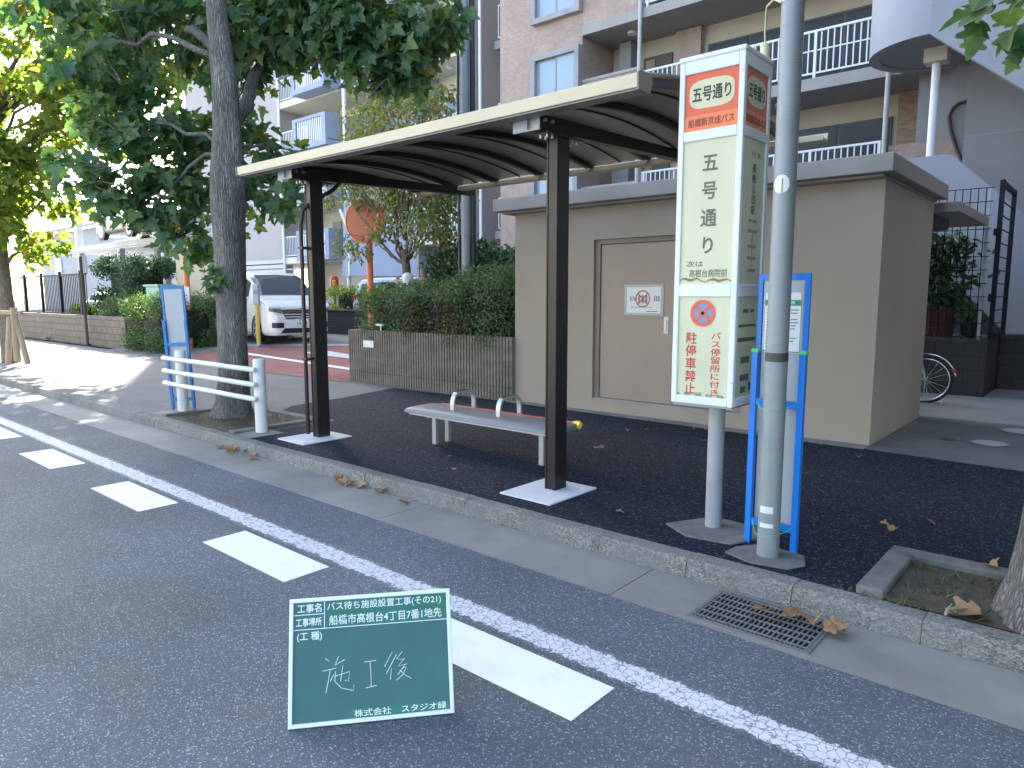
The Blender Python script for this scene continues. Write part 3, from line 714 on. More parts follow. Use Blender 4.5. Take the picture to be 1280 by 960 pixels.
for fc in faces:
    i = fc[3]; U = fc[1]; wd = fc[2]; pr = nm[i]
    m = MB(); a, b = at(fc, -.5, 2.606, .0015), at(fc, .5, 2.606, .0015); m.poly([a, b, b + np.array([0, 0, .09]), a + np.array([0, 0, .09])]); m.build('band', 'sign_orange', pr)
    m = MB(); pts = []
    hw, hh = .42 * wd, .083; c = at(fc, 0, 2.812, .002)
    for q in range(32):
        a = 2 * math.pi * q / 32; ex = .52
        pts.append(c + np.array(U) * hw * math.copysign(abs(math.cos(a)) ** ex, math.cos(a)) + np.array([0, 0, hh * math.copysign(abs(math.sin(a)) ** (ex + .1), math.sin(a))]))
    m.poly(pts).build('oval', 'oval', pr)
    text('五号通り', 'lettering', 'ink', pr, at(fc, 0, 2.812, .002), U, FZ, .72 * wd, .085, .022)
    text('船橋新京成バス', 'lettering', 'ink_brown', pr, at(fc, 0, 2.652, .002), U, FZ, .86 * wd, .05, .005)
# route panels
text('五号通り', 'lettering', 'ink_grey', ro[0], at(faces[0], 0.02, 2.165), FX, FZ, .104, .58, .022, vertical=1.45)
text('次は', 'lettering', 'ink_grey', ro[0], at(faces[0], -.22, 1.815), FX, FZ, .11, .038, .004)
text('高根台病院前', 'lettering', 'ink_grey', ro[0], at(faces[0], .04, 1.758), FX, FZ, .245, .048, .006)
m = MB()
for q in range(12):
    u0 = -.5 + q / 12; z_ = 1.708 + .008 * math.sin(q * 1.9) + (.006 if q < 5 else 0)
    a, b = at(faces[0], u0, z_, .0015), at(faces[0], u0 + 1 / 12, 1.708 + .008 * math.sin((q + 1) * 1.9) + (.006 if q < 4 else 0), .0015)
    m.poly([a, b, b + np.array([0, 0, .012 + .006 * math.sin(q)]), a + np.array([0, 0, .012 + .006 * math.sin(q - 1)])])
m.build('rust_stain', 'grime', ro[0])
f1 = faces[1]
text('行 先', 'lettering', 'ink_red', ro[1], at(f1, .12, 2.46), SY, FZ, .14, .035, .004)
text('高根公団駅', 'lettering', 'ink', ro[1], at(f1, .05, 2.26), SY, FZ, .058, .30, .006, vertical=1.08)
text('(運行系統)', 'lettering', 'ink_grey', ro[1], at(f1, .05, 2.07), SY, FZ, .12, .022, .004)
text('高根台団地', 'lettering', 'ink_grey', ro[1], at(f1, .06, 2.01), SY, FZ, .14, .022, .004)
m = MB()
for z0, z1 in ((1.93, 1.995), (1.86, 1.915), (1.79, 1.845)):
    a = at(f1, .06, z0, .002); U = np.array(SY) * .003; m.poly([a - U, a + U, a + U + np.array([0, 0, z1 - z0]), a - U + np.array([0, 0, z1 - z0])])
m.build('route_line', 'ink_red', ro[1])
for z_ in (1.92, 1.85, 1.775): text('高根台病院' if z_ > 1.8 else '北習志野', 'lettering', 'ink', ro[1], at(f1, .06, z_), SY, FZ, .125, .02, .004)
# notice panels
pr = no[0]; c = at(faces[0], -.03, 1.515, .002)
MB().ring(c, FX, FZ, 0, .076, 36).build('prohibition_disc', 'blue_fade', pr)
m = MB(); c2 = at(faces[0], -.03, 1.515, .004); m.ring(c2, FX, FZ, .06, .082, 36)
for s_ in (1, -1):
    d1 = np.array([.7071, 0, .7071 * s_]); d2 = np.array([-.7071 * s_, 0, .7071]); m.poly([c2 - d1 * .062 - d2 * .009, c2 + d1 * .062 - d2 * .009, c2 + d1 * .062 + d2 * .009, c2 - d1 * .062 + d2 * .009])
m.build('prohibition_ring', 'sign_red', pr)
text('駐停車禁止', 'lettering', 'ink_red', pr, at(faces[0], -.24, 1.205), FX, FZ, .075, .385, .018, vertical=1.02)
text('バス停留所に付き', 'lettering', 'ink_red', pr, at(faces[0], .24, 1.205), FX, FZ, .065, .39, .014, vertical=1.05)
m = MB()
for q in range(14):
    u0 = -.5 + q / 14; h0 = .008 + .02 * rnd.random(); a, b = at(faces[0], u0, 1.001, .003), at(faces[0], u0 + 1 / 14, 1.001, .003)
    if q % 3 != 1: MB().poly([a, b, b + np.array([0, 0, h0 * .6]), a + (b - a) * .5 + np.array([0, 0, h0]), a + np.array([0, 0, h0 * .5])]).build('moss_stain', 'grime_green', pr)
pr = no[1]; m = MB()
for (u, z_, hw, hh) in ((-.1, 1.53, .12, .012), (.2, 1.53, .08, .01), (0, 1.44, .4, .008), (0, 1.355, .42, .012), (-.05, 1.23, .2, .02), (-.05, 1.12, .2, .02), (-.1, 1.045, .12, .02), (.25, 1.06, .1, .025)):
    a, b = at(f1, u - hw, z_ - hh, .002), at(f1, u + hw, z_ - hh, .002); MB().poly([a, b, b + np.array([0, 0, 2 * hh]), a + np.array([0, 0, 2 * hh])]).build('faded_print', 'ink_grey', pr)

# ================================================================ utility pole
up = thing('utility_pole', 'tall galvanised steel pole with black tape band beside the bus stop sign', 'pole', (-1.465, 3.97, S))
PC = (-1.465, 3.97)
MB().tube([(*PC, S), (*PC, 6.2)], [.062, .056], 28).build('shaft', 'pole', up)
m = MB(); m.prism([(-1.68, 3.86, S), (-1.5, 3.79, S), (-1.3, 3.83, S), (-1.24, 3.95, S), (-1.3, 4.1, S), (-1.55, 4.14, S), (-1.66, 4.0, S)], (0, 0, .012)); m.build('footing', 'footing', up, bevel=.006)
def band(z0, z1, mt, a0, a1, name, r=.0625):
    m = MB(); n = 14; rows = []
    for zz in (z0, z1): rows.append([(PC[0] + r * math.cos(a0 + (a1 - a0) * q / n), PC[1] + r * math.sin(a0 + (a1 - a0) * q / n), zz) for q in range(n + 1)])
    m.grid(rows); return m.build(name, mt, up)
band(1.255, 1.305, 'tape', -math.pi, math.pi, 'tape_band')
fa = R(-70)                                                # towards the road
band(.385, .425, 'sticker', fa - .9, fa + .3, 'label_tag', .064); band(.3, .325, 'sticker', fa - .9, fa + .35, 'label_tag', .064)
rs = []
for f_ in (.02, .25, .5, .75, 1):
    rs.append([(PC[0] + .0632 * math.cos(fa - .3 + .7 * f_ * math.cos(a)), PC[1] + .0632 * math.sin(fa - .3 + .7 * f_ * math.cos(a)), 2.22 + .05 * f_ * math.sin(a)) for a in np.linspace(0, 2 * math.pi, 25)[:-1]])
st = MB().grid(rs, close=True).build('round_sticker', 'sticker', up)
th = fa - .2; MB().box(PC[0] + .0632 * math.cos(th) - .002, PC[0] + .0632 * math.cos(th) + .002, PC[1] + .0632 * math.sin(th) - .003, PC[1] + .0632 * math.sin(th) - .001, 2.17, 2.25).build('sticker_mark', 'ink_grey', st)
band(3.165, 3.185, 'steel', -math.pi, math.pi, 'strap', .064)
MB().tube([(-1.78, 4.4, 3.12), (-1.77, 4.36, 3.19), (-1.7, 4.2, 3.27), (-1.6, 4.05, 3.24), (-1.52, 4.0, 3.18)], .006, 6).build('cable', 'oval', up)
for zz in (.98, .245):
    MB().tube([(-1.62, 4.11, zz + .02), (-1.53, 3.93, zz), (-1.44, 3.9, zz + .005), (-1.385, 4.0, zz + .02), (-1.37, 4.1, zz + .03)], .0025, 5).build('tie_wire', 'green_tape', up)

# ================================================================ timetable stands
def stand(label, loc, rot, mt, with_paper):
    t = thing('timetable_stand', label, 'timetable stand', loc, rot)
    for s_ in (-1, 1):
        m = MB(); xx = s_ * .142
        m.box(xx - .018, xx + .018, -.02, .0, 0, 1.19); m.box(xx - .018, xx - .006, -.0, .016, 0, 1.19); m.box(xx + .006, xx + .018, .0, .016, 0, 1.19)
        m.build('leg', mt, t, bevel=.002)
    m = MB()
    for s_ in (-1, 1): m.box(s_ * .138 - .014, s_ * .138 + .014, .018, .04, .9, 1.64)
    m.box(-.124, .124, .018, .04, 1.6, 1.64); m.box(-.124, .124, .018, .04, .86, .885)
    fr = m.build('frame', mt, t, bevel=.002)
    m = MB(); m.box(-.124, .124, -.014, .002, .86, .90); m.build('crossbar', mt, t); m = MB(); m.box(-.124, .124, -.014, .002, .12, .165); m.build('crossbar', mt, t)
    MB().box(-.118, .118, .022, .03, .15, 1.6).build('panel', 'panel_clear', t)
    if with_paper:
        p = MB().box(-.105, .105, .0185, .0215, 1.18, 1.53).build('paper', 'paper', t)
        MB().box(-.105, .105, .0165, .0183, 1.455, 1.487).build('heading_bar', 'green_print', p)
        text('バス時刻表', 'lettering', 'white_ink', p, (0.0, .0165, 1.471), FX, FZ, .15, .02, .01)
        m = MB()
        for q in range(13):
            for u0, u1 in ((-.095, -.03), (-.02, .04), (.05, .095)):
                if rnd.random() < .8: m.box(u0, u0 + (u1 - u0) * rnd.uniform(.4, 1), .0175, .0184, 1.21 + q * .018, 1.217 + q * .018)
        m.build('printed_rows', 'print', p); MB().box(-.105, .105, .0175, .0184, 1.184, 1.19).build('footing_bar', 'green_print', p)
        for s_ in (-1, 1): MB().box(s_ * .142 - .022, s_ * .142 + .024, -.024, .02, 1.175, 1.2).build('tape', 'green_tape', t, bevel=.006)
    return t
stand('bright blue timetable stand with posted papers tied behind the steel pole', (-1.51, 4.13, S), (0, 0, R(-3)), 'blue', True)
stand('faded blue stand with an empty grey panel behind the white guardrail', (-9.43, 4.175, S), (R(1.5), R(-2), R(41)), 'blue_old', False)

# ================================================================ guardrail
gr = thing('guardrail', 'white three bar pipe guardrail at the kerb in front of the street tree', 'guardrail', (-8.15, 4.03, S))
for xx in (-9.12, -7.19):
    MB().cyl((xx, 4.03), .066, S, .915, 24).tube([(xx, 4.03, .915), (xx, 4.03, .93)], [.066, .055], 24).build('post', 'guard_white', gr)
for zz in (.82, .655, .495):
    rl = MB().tube([(-9.44, 3.94, zz), (-9.42, 3.938, zz), (-7.14, 3.938, zz), (-7.12, 3.94, zz)], [.02, .029, .029, .02], 14).build('rail', 'guard_white', gr)
    m = MB()
    for xx in (-9.12, -7.19): m.box(xx - .02, xx + .02, 3.955, 3.975, zz - .025, zz + .025)
    m.build('bracket', 'guard_white', rl)
# ================================================================ chalkboard on the road
B0, B1 = aZ(360, 913), aZ(568, 892)
bu = (B1 - B0) / np.linalg.norm(B1 - B0); bn = np.array([-bu[1], bu[0], 0]); lean = R(22)
bv = np.array([0, 0, 1]) * math.cos(lean) + bn * math.sin(lean); bf = np.cross(bu, bv)      # bf: towards the camera
bw, bh = .626, .468
bd = thing('chalkboard', 'green construction chalkboard with white frame propped on the road', 'chalkboard', tuple((B0 + B1) / 2))
def bp(u, v, off=0): return B0 + bu * u + bv * v + bf * off + np.array([0, 0, .004])
MB().obox(bp(bw / 2, bh / 2, -.006), bu, bv, bf, bw - .01, bh - .01, .008).build('slate', 'board_green', bd)
m = MB(); fwid = .0155
m.obox(bp(bw / 2, fwid / 2), bu, bv, bf, bw, fwid, .018); m.obox(bp(bw / 2, bh - fwid / 2), bu, bv, bf, bw, fwid, .018)
m.obox(bp(fwid / 2, bh / 2), bu, bv, bf, fwid, bh - 2 * fwid, .018); m.obox(bp(bw - fwid / 2, bh / 2), bu, bv, bf, fwid, bh - 2 * fwid, .018)
m.build('frame', 'board_frame', bd, bevel=.003)
m = MB(); m.obox(bp(bw * .5, bh * .8, -.012) + bn * 0.0, bu, bv, bf, .04, .04, .006)
top = bp(bw * .5, bh * .8, -.014); foot = top + bn * .16; foot[2] = .004
m.tube([tuple(top), tuple(foot)], .007, 8); m.build('prop', 'alu', bd)
def brect(name, mt, u0, u1, v0, v1, off, parent):
    return MB().poly([bp(u0, v0, off), bp(u1, v0, off), bp(u1, v1, off), bp(u0, v1, off)]).build(name, mt, parent)
m = MB()
for (u0, u1, v0, v1) in ((.0155, .6105, .3495, .3525), (.0155, .131, .4045, .4075), (.1305, .1335, .3525, .4525)):
    m.poly([bp(u0, v0, -.0006), bp(u1, v0, -.0006), bp(u1, v1, -.0006), bp(u0, v1, -.0006)])
m.build('ruled_lines', 'white_ink', bd)
s1 = brect('label_strip', 'board_strip', .138, .607, .4065, .4515, -.0012, bd)
s2 = brect('label_strip', 'board_strip', .138, .607, .3555, .4035, -.0012, bd)
s3 = brect('label_strip', 'board_strip', .228, .607, .0165, .049, -.0012, bd)
def bt(s, par, u, v, w, h, bold): text(s, 'lettering', 'white_ink', par, bp(u, v, -.001), bu, bv, w, h, bold, .0012)
bt('工事名', bd, .075, .430, .092, .033, .012); bt('工事場所', bd, .073, .378, .098, .032, .012)
bt('(工 種)', bd, .076, .324, .094, .036, .01)
bt('バス待ち施設設置工事(その21)', s1, .366, .429, .448, .036, .007); bt('船橋市高根台4丁目7番1地先', s2, .37, .379, .44, .037, .007)
bt('株式会社　スタジオ緑', s3, .42, .0325, .352, .026, .007)
HAND = [[[0.1355, 0.2392], [0.1505, 0.227]], [[0.1251, 0.1941], [0.1768, 0.2007]], [[0.1543, 0.1953], [0.1469, 0.1552], [0.1384, 0.1157]], [[0.1543, 0.1546], [0.1668, 0.1775]], [[0.1869, 0.2436], [0.1718, 0.2102]], [[0.1749, 0.2129], [0.2095, 0.2296]], [[0.1705, 0.1712], [0.228, 0.1844], [0.2227, 0.1488], [0.209, 0.1547]], [[0.2018, 0.2077], [0.1934, 0.1513]], [[0.1742, 0.1889], [0.1717, 0.1531], [0.1964, 0.1272], [0.2411, 0.1144], [0.2438, 0.1351]], [[0.2826, 0.2139], [0.3284, 0.2163]], [[0.3054, 0.2133], [0.3084, 0.1668], [0.3088, 0.1223]], [[0.2874, 0.1194], [0.3303, 0.1252]], [[0.3919, 0.2432], [0.361, 0.1904]], [[0.4084, 0.2333], [0.3667, 0.1632]], [[0.3876, 0.1833], [0.3827, 0.1412]], [[0.4306, 0.2414], [0.4078, 0.2154], [0.4335, 0.2115]], [[0.4388, 0.216], [0.4135, 0.1885], [0.4478, 0.1937]], [[0.4379, 0.1884], [0.4112, 0.157]], [[0.4312, 0.1797], [0.4455, 0.1835], [0.4304, 0.1554], [0.4055, 0.1369]], [[0.4194, 0.1734], [0.4368, 0.1561], [0.4632, 0.1393]]]
m = MB()
for st in HAND: m.tube([bp(u, v, -.0012) for u, v in st], .0016, 6)
m.build('chalk_writing', 'chalk', bd)

# ================================================================ utility building
ub = thing('utility_building', 'tan rendered windowless utility building with double steel doors behind the shelter', 'utility building', (-4.2, 8.8, S))
ZB = S - .02; ZT = 2.80; XA, XB, YA, YB = -6.6, -1.86, 7.69, 9.97
m = MB(); dx0, dx1, dz0, dz1 = -5.26, -3.22, .26, 2.34
m.box(XA, dx0, YA, YB, ZB, ZT); m.box(dx1, XB, YA, YB, ZB, ZT); m.box(dx0, dx1, YA, YB, dz1, ZT); m.box(dx0, dx1, YA, YB, ZB, dz0); m.box(dx0, dx1, YA + .2, YB, dz0, dz1)
m.build('wall', 'render', ub)
m = MB(); m.box(-6.78, -1.74, 7.42, 10.1, ZT - .02, 2.95); m.box(-6.7, -1.84, 7.52, 10.02, ZT - .05, ZT - .022)
m.build('roof', 'render_slab', ub, bevel=.008)
MB().box(dx0, dx1, YA + .015, YA + .1, dz0, dz0 + .03).build('sill', 'slab', ub)
m = MB(); fy0, fy1 = YA + .04, YA + .12
m.box(dx0 + .002, dx0 + .075, fy0, fy1, dz0 + .03, dz1 - .002); m.box(dx1 - .075, dx1 - .002, fy0, fy1, dz0 + .03, dz1 - .002); m.box(dx0 + .075, dx1 - .075, fy0, fy1, dz1 - .06, dz1 - .002)
m.build('door_frame', 'door_frame', ub, bevel=.004)
xm = -3.70; leaves = []
for (a, b, s_) in ((dx0 + .08, xm - .004 - .42, 1), (xm + .004 - .42, dx1 - .08, -1)):
    d = MB().box(a, b, YA + .06, YA + .1, dz0 + .035, dz1 - .065).build('door', 'door', ub, bevel=.003); leaves.append(d)
    hx = b - .1 if s_ > 0 else a + .1
    MB().box(hx - .03, hx + .03, YA + .052, YA + .062, 1.16, 1.37).build('handle_plate', 'sign_white', d, bevel=.004)
    MB().box(hx - .01, hx + .01, YA + .042, YA + .05, 1.2, 1.33).build('handle', 'steel', d, bevel=.003)
    if s_ < 0: MB().tube([(hx - .03, YA + .062, .98), (hx - .03, YA + .03, .98)], .022, 12).build('knob', 'steel', d)
    MB().box((a if s_ < 0 else b) - .004, (a if s_ < 0 else b) + .004, YA + .055, YA + .06, dz0 + .035, dz1 - .065).build('meeting_stile', 'door_frame', d)
nt_ = thing('door_notice', 'white paper notice with a red prohibition ring taped to the tan door', 'notice', (-4.55, YA + .055, 1.4))
NB_ = MB().box(-4.80, -4.29, YA + .0535, YA + .0575, 1.395, 1.745).build('paper', 'paper', nt_)
m = MB(); ny = YA + .0525; m.ring((-4.555, ny, 1.585), (1, 0, 0), (0, 0, 1), .09, .107, 36)
for s_ in (1, -1):
    d1 = np.array([.7071, 0, .7071 * s_]); d2 = np.array([-.7071 * s_, 0, .7071]); c2 = np.array([-4.555, ny, 1.585]); m.poly([c2 - d1 * .092 - d2 * .008, c2 + d1 * .092 - d2 * .008, c2 + d1 * .092 + d2 * .008, c2 - d1 * .092 + d2 * .008])
m.build('prohibition_ring', 'red_trim', nt_)
m = MB(); ny2 = YA + .053
for q in range(3): m.box(-4.62 + q * .05, -4.59 + q * .05, ny2, ny2 + .0005, 1.53, 1.63)
for q in range(5): m.box(-4.74 + q * .022, -4.728 + q * .022, ny2, ny2 + .0005, 1.56, 1.62 - .01 * (q % 2))
for q in range(3): m.box(-4.40 + q * .03, -4.38 + q * .03, ny2, ny2 + .0005, 1.555, 1.62)
m.box(-4.73, -4.42, ny2, ny2 + .0005, 1.478, 1.484); m.box(-4.5, -4.34, ny2, ny2 + .0005, 1.425, 1.437)
m.build('print', 'print', nt_)
m = MB()
for (x0, x1, z0, z1) in ((-4.82, -4.27, 1.73, 1.76), (-4.82, -4.27, 1.38, 1.41), (-4.82, -4.785, 1.41, 1.73), (-4.305, -4.265, 1.41, 1.73)): m.box(x0, x1, YA + .0515, YA + .0522, z0, z1)
m.build('tape', 'panel_clear', nt_)
cn = thing('canopy', 'thin grey concrete canopy projecting behind the utility building', 'canopy', (-2.2, 11, 2.6))
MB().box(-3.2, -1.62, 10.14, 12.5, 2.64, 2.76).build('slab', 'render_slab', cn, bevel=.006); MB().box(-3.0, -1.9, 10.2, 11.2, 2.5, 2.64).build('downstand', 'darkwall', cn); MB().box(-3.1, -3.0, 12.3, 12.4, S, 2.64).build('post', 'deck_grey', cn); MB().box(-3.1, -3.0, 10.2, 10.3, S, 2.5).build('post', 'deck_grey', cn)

# ================================================================ planter with hedge
pl = thing('planter_wall', 'low ribbed concrete block planter wall left of the tan utility building', 'planter wall', (-8.5, 7.65, S))
m = MB(); zt = 1.03; m.box(-10.45, -6.605, 7.62, 7.75, ZB, zt - .002); m.box(-10.45, -10.32, 7.75, 10.4, ZB, zt - .002)
m.build('block_core', 'ribblock', pl)
m = MB(); x = -10.448
while x < -6.64: m.box(x, x + .038, 7.6, 7.62, ZB, zt - rnd.uniform(0, .006)); x += .0605
y = 7.63
while y < 10.35: m.box(-10.468, -10.45, y, y + .038, ZB, zt); y += .0605
m.build('ribs', 'ribblock', pl)
m = MB()
for z_ in (.30, .49, .68, .87): m.box(-10.44, -6.61, 7.597, 7.6205, z_, z_ + .008)
m.build('course_joints', 'block_left', pl)
MB().box(-10.01, -9.72, 7.585, 7.598, .735, .855).build('plaque', 'lamp_white', pl, bevel=.006)
MB().box(-10.3, -6.62, 7.76, 10.5, ZB, .93).build('soil_bed', 'soil', pl)

def blob(cx, cy, cz, rx, ry, rz, n, r, top_only=False, box=.0):
    """points and outward normals on an uneven rounded body"""
    d = r.normal(0, 1, (n, 3)); d /= np.linalg.norm(d, axis=1, keepdims=True)
    if top_only: d[:, 2] = np.abs(d[:, 2])
    p = np.sign(d) * np.abs(d) ** (1 - box)
    k = 1 + .06 * np.sin(p[:, 0] * 7 + cx) + .05 * np.sin(p[:, 1] * 9 + p[:, 2] * 6) + r.normal(0, .05, n)
    P = p * k[:, None] * np.array([rx, ry, rz]) + np.array([cx, cy, cz])
    return P, d
def shrub(name, label, cat, bodies, n, size, m_, seed, shape=OVAL, group=None, stem=True, brown=None):
    """bodies: (cx, cy, cz, rx, ry, rz, boxiness)"""
    r = np.random.default_rng(seed)
    base = (bodies[0][0], bodies[0][1], min(b[2] - b[5] for b in bodies))
    t = thing(name, label, cat, base, None, group)
    tot = sum(b[3] * b[5] + b[4] * b[5] + b[3] * b[4] for b in bodies); Ps, Ds = [], []
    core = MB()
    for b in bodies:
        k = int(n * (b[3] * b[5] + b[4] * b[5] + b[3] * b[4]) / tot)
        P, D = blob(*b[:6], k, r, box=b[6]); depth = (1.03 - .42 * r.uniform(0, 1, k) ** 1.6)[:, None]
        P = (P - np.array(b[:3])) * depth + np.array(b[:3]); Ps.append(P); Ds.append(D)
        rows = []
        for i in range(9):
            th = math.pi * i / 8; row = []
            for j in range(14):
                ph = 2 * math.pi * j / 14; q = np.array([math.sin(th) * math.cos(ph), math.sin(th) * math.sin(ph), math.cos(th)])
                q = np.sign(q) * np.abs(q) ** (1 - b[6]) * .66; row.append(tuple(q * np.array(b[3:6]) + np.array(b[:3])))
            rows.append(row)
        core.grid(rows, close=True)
    P, D = np.vstack(Ps), np.vstack(Ds); k = len(P)
    keep = P[:, 2] > base[2]
    B = D * .6 + r.normal(0, .6, (k, 3)) + np.array([0, 0, .3]); Nn = D + r.normal(0, .5, (k, 3)) + np.array([0, 0, .4])
    if brown is not None:
        isb = ((P - np.array(brown[:3])) ** 2 / np.array(brown[3:6]) ** 2).sum(1) < 1 + r.normal(0, .35, k)
        leaf_mesh('dry_foliage', P[keep & isb], B[keep & isb], Nn[keep & isb], r.uniform(.6, 1.1, (keep & isb).sum()) * size, shape, 'leaf_hedge_brown', t); keep = keep & ~isb
    leaf_mesh('foliage', P[keep], B[keep], Nn[keep], r.uniform(.6, 1.15, keep.sum()) * size, shape, m_, t)
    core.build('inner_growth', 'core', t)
    return t
shrub('hedge', 'dense green hedge with a dry brown patch growing over the ribbed planter wall', 'hedge',
      [(-9.6, 8.35, 1.25, .95, .72, .55, .35), (-8.5, 8.4, 1.3, .9, .78, .55, .3), (-7.4, 8.35, 1.4, .82, .8, .66, .3), (-7.1, 9.1, 1.5, .6, .7, .65, .3)],
      52000, .05, 'leaf_hedge', 11, brown=(-8.35, 7.65, 1.2, .75, .35, .35))
shrub('shrub', 'dark glossy shrub behind the hedge beside the bare trunk of the autumn tree', 'shrub',
      [(-10.2, 10.4, 1.85, .9, .8, .85, .1), (-9.1, 10.3, 1.75, .9, .8, .75, .1), (-11.1, 10.7, 1.5, .6, .6, .6, .1)], 11000, .11, 'leaf_dark', 12)
shrub('bush', 'light green bush beside the black railing left of the utility building roof', 'bush',
      [(-8.6, 11.4, 2.15, .55, .5, .35, 0), (-8.3, 11.4, 1.7, .4, .4, .5, 0)], 1600, .09, 'leaf_dark', 13)
# garden lamp behind the hedge
gl = thing('garden_lamp', 'small white mushroom garden lamp poking above the hedge', 'garden lamp', (-10.32, 8.9, .93))
MB().cyl((-10.32, 8.9), .03, .93, 1.86, 10).build('post', 'lamp_white', gl); MB().tube([(-10.32, 8.9, 1.84), (-10.32, 8.9, 1.9), (-10.32, 8.9, 2.0), (-10.32, 8.9, 2.04), (-10.32, 8.9, 2.06)], [.08, .1, .1, .07, .02], 16).build('lamp_shade', 'lamp_white', gl)
sp = thing('spigot', 'small white wall tap on top of the ribbed planter wall', 'spigot', (-9.62, 7.66, 1.03))
MB().cyl((-9.62, 7.68), .015, 1.03, 1.11, 8).build('stem', 'steel', sp); MB().box(-9.7, -9.53, 7.62, 7.69, 1.11, 1.145).build('tap', 'lamp_white', sp, bevel=.01)
# steel pole with black cable pipes
p2 = thing('cable_pole', 'grey steel pole with black cable pipes rising out of the hedge', 'pole', (-8.87, 9.0, .93))
MB().tube([(-8.87, 9.0, .93), (-8.87, 9.0, 8)], [.083, .078], 20).build('shaft', 'pole', p2)
MB().tube([(-8.955, 8.926, .93), (-8.955, 8.926, 8)], .026, 10).build('cable_pipe', 'black_plastic', p2); MB().tube([(-8.77, 9.085, .93), (-8.77, 9.085, 8)], .05, 12).build('cable_pipe', 'black_plastic', p2)
m = MB()
for z_ in (3.9, 5.9): m.tube([(-9.03 + .36 * q / 8, 8.9 - .03 * math.sin(math.pi * q / 8), z_) for q in range(9)], .012, 6)
m.build('strap', 'steel', p2)
# convex mirror
cm = thing('traffic_mirror', 'orange round convex traffic mirror seen from behind on an orange pole', 'traffic mirror', (-13.6, 10.45, .3))
cp = aD(461, 276, 16.2)
MB().tube([(cp[0], cp[1], .3), (cp[0], cp[1], cp[2] + .1)], .075, 14).build('post', 'orange', cm)
u_ = np.array([.9, .44, 0]); u_ /= np.linalg.norm(u_); w_ = np.cross(u_, (0, 0, 1))
cc = cp + np.array([.02, -.06, 0]) - u_ * .05; m = MB()
rows = [[tuple(cc + w_ * d_ + r_ * (u_ * math.cos(q * math.pi / 16) + np.array([0, 0, math.sin(q * math.pi / 16)]))) for q in range(32)] for r_, d_ in ((.02, .03), (.35, .02), (.46, 0), (.50, -.02), (.5, -.06), (.46, -.07))]
m.grid(rows, close=True); m.poly(rows[-1]).build('mirror_back', 'mirror_back', cm)
m = MB(); m.tube([rows[3][q] for q in list(range(32)) + [0]], .022, 8, cap=False); m.build('rim', 'orange', cm)
MB().obox(cp + np.array([.0, -.02, -.4]), u_, w_, (0, 0, 1), .1, .14, .12).build('clamp', 'orange', cm)
# black railing behind
rl = thing('railing', 'black steel garden railing between the cable pole and utility building', 'railing', (-8, 12.3, .1))
m = MB(); x = -10.6
while x < -6.7: m.box(x, x + .02, 12.29, 12.31, .2, 2.05); x += .13
m.box(-10.6, -6.7, 12.285, 12.315, 2.0, 2.05); m.box(-10.6, -6.7, 12.285, 12.315, .3, .35); m.build('bars', 'fence_dark', rl)
for xx in (-9.4, -8.75, -7.2): MB().box(xx - .04, xx + .04, 12.26, 12.34, .1, 2.15).build('post', 'fence_dark', rl)

# ================================================================ apartment building (brick front behind the utility building)
FZB = (3.75, 6.5, 9.27, 12.04, 14.81)
YF = 18.0
op = thing('apartment_building', 'low pale apartment building added unseen across the road for bounced light', 'apartment building', (-12, -18, 0))
MB().box(-60, -5, -26, -14, 0, 9).build('wall', 'cream', op)  # unseen block, added to bounce warm sunlight onto the shaded walls
MB().box(-60.3, -4.7, -26.3, -13.7, 9, 9.3).build('roof', 'slab', op)
for i_ in range(9):
    for z_ in (1.0, 3.9, 6.7):
        w_ = MB().box(-57 + 6 * i_, -55.2 + 6 * i_, -13.999, -13.95, z_, z_ + 1.4).build('window', 'winframe', op); MB().box(-56.9 + 6 * i_, -55.3 + 6 * i_, -13.949, -13.93, z_ + .1, z_ + 1.3).build('pane', 'glass', w_)
ap = thing('apartment_building', 'pink brick tiled apartment building with white balcony railings behind the utility building', 'apartment building', (-8, 20, 0))
MB().box(-16.1, -12.83, YF, 26, 0, 34).build('wall', 'brickwall', ap)
m = MB()
for z_ in (1.0, 3.9, 6.65, 9.42, 12.2): m.box(-16.1, -12.83, YF - .004, YF - .001, z_, z_ + .018)
m.build('joint_line', 'slab', ap)
MB().box(-12.83, 8, YF + 1.7, 26, 0, 34).build('rear_wall', 'beige', ap)
MB().box(.9, 18, 7.8, YF + .39, 0, 26).build('unseen_shade_block', 'greywall', ap)  # out of view, added to keep sky light off the yard
MB().box(-3.9, 8, YF + .4, YF + 1.69, 0, 22).build('wall', 'greywall', ap)
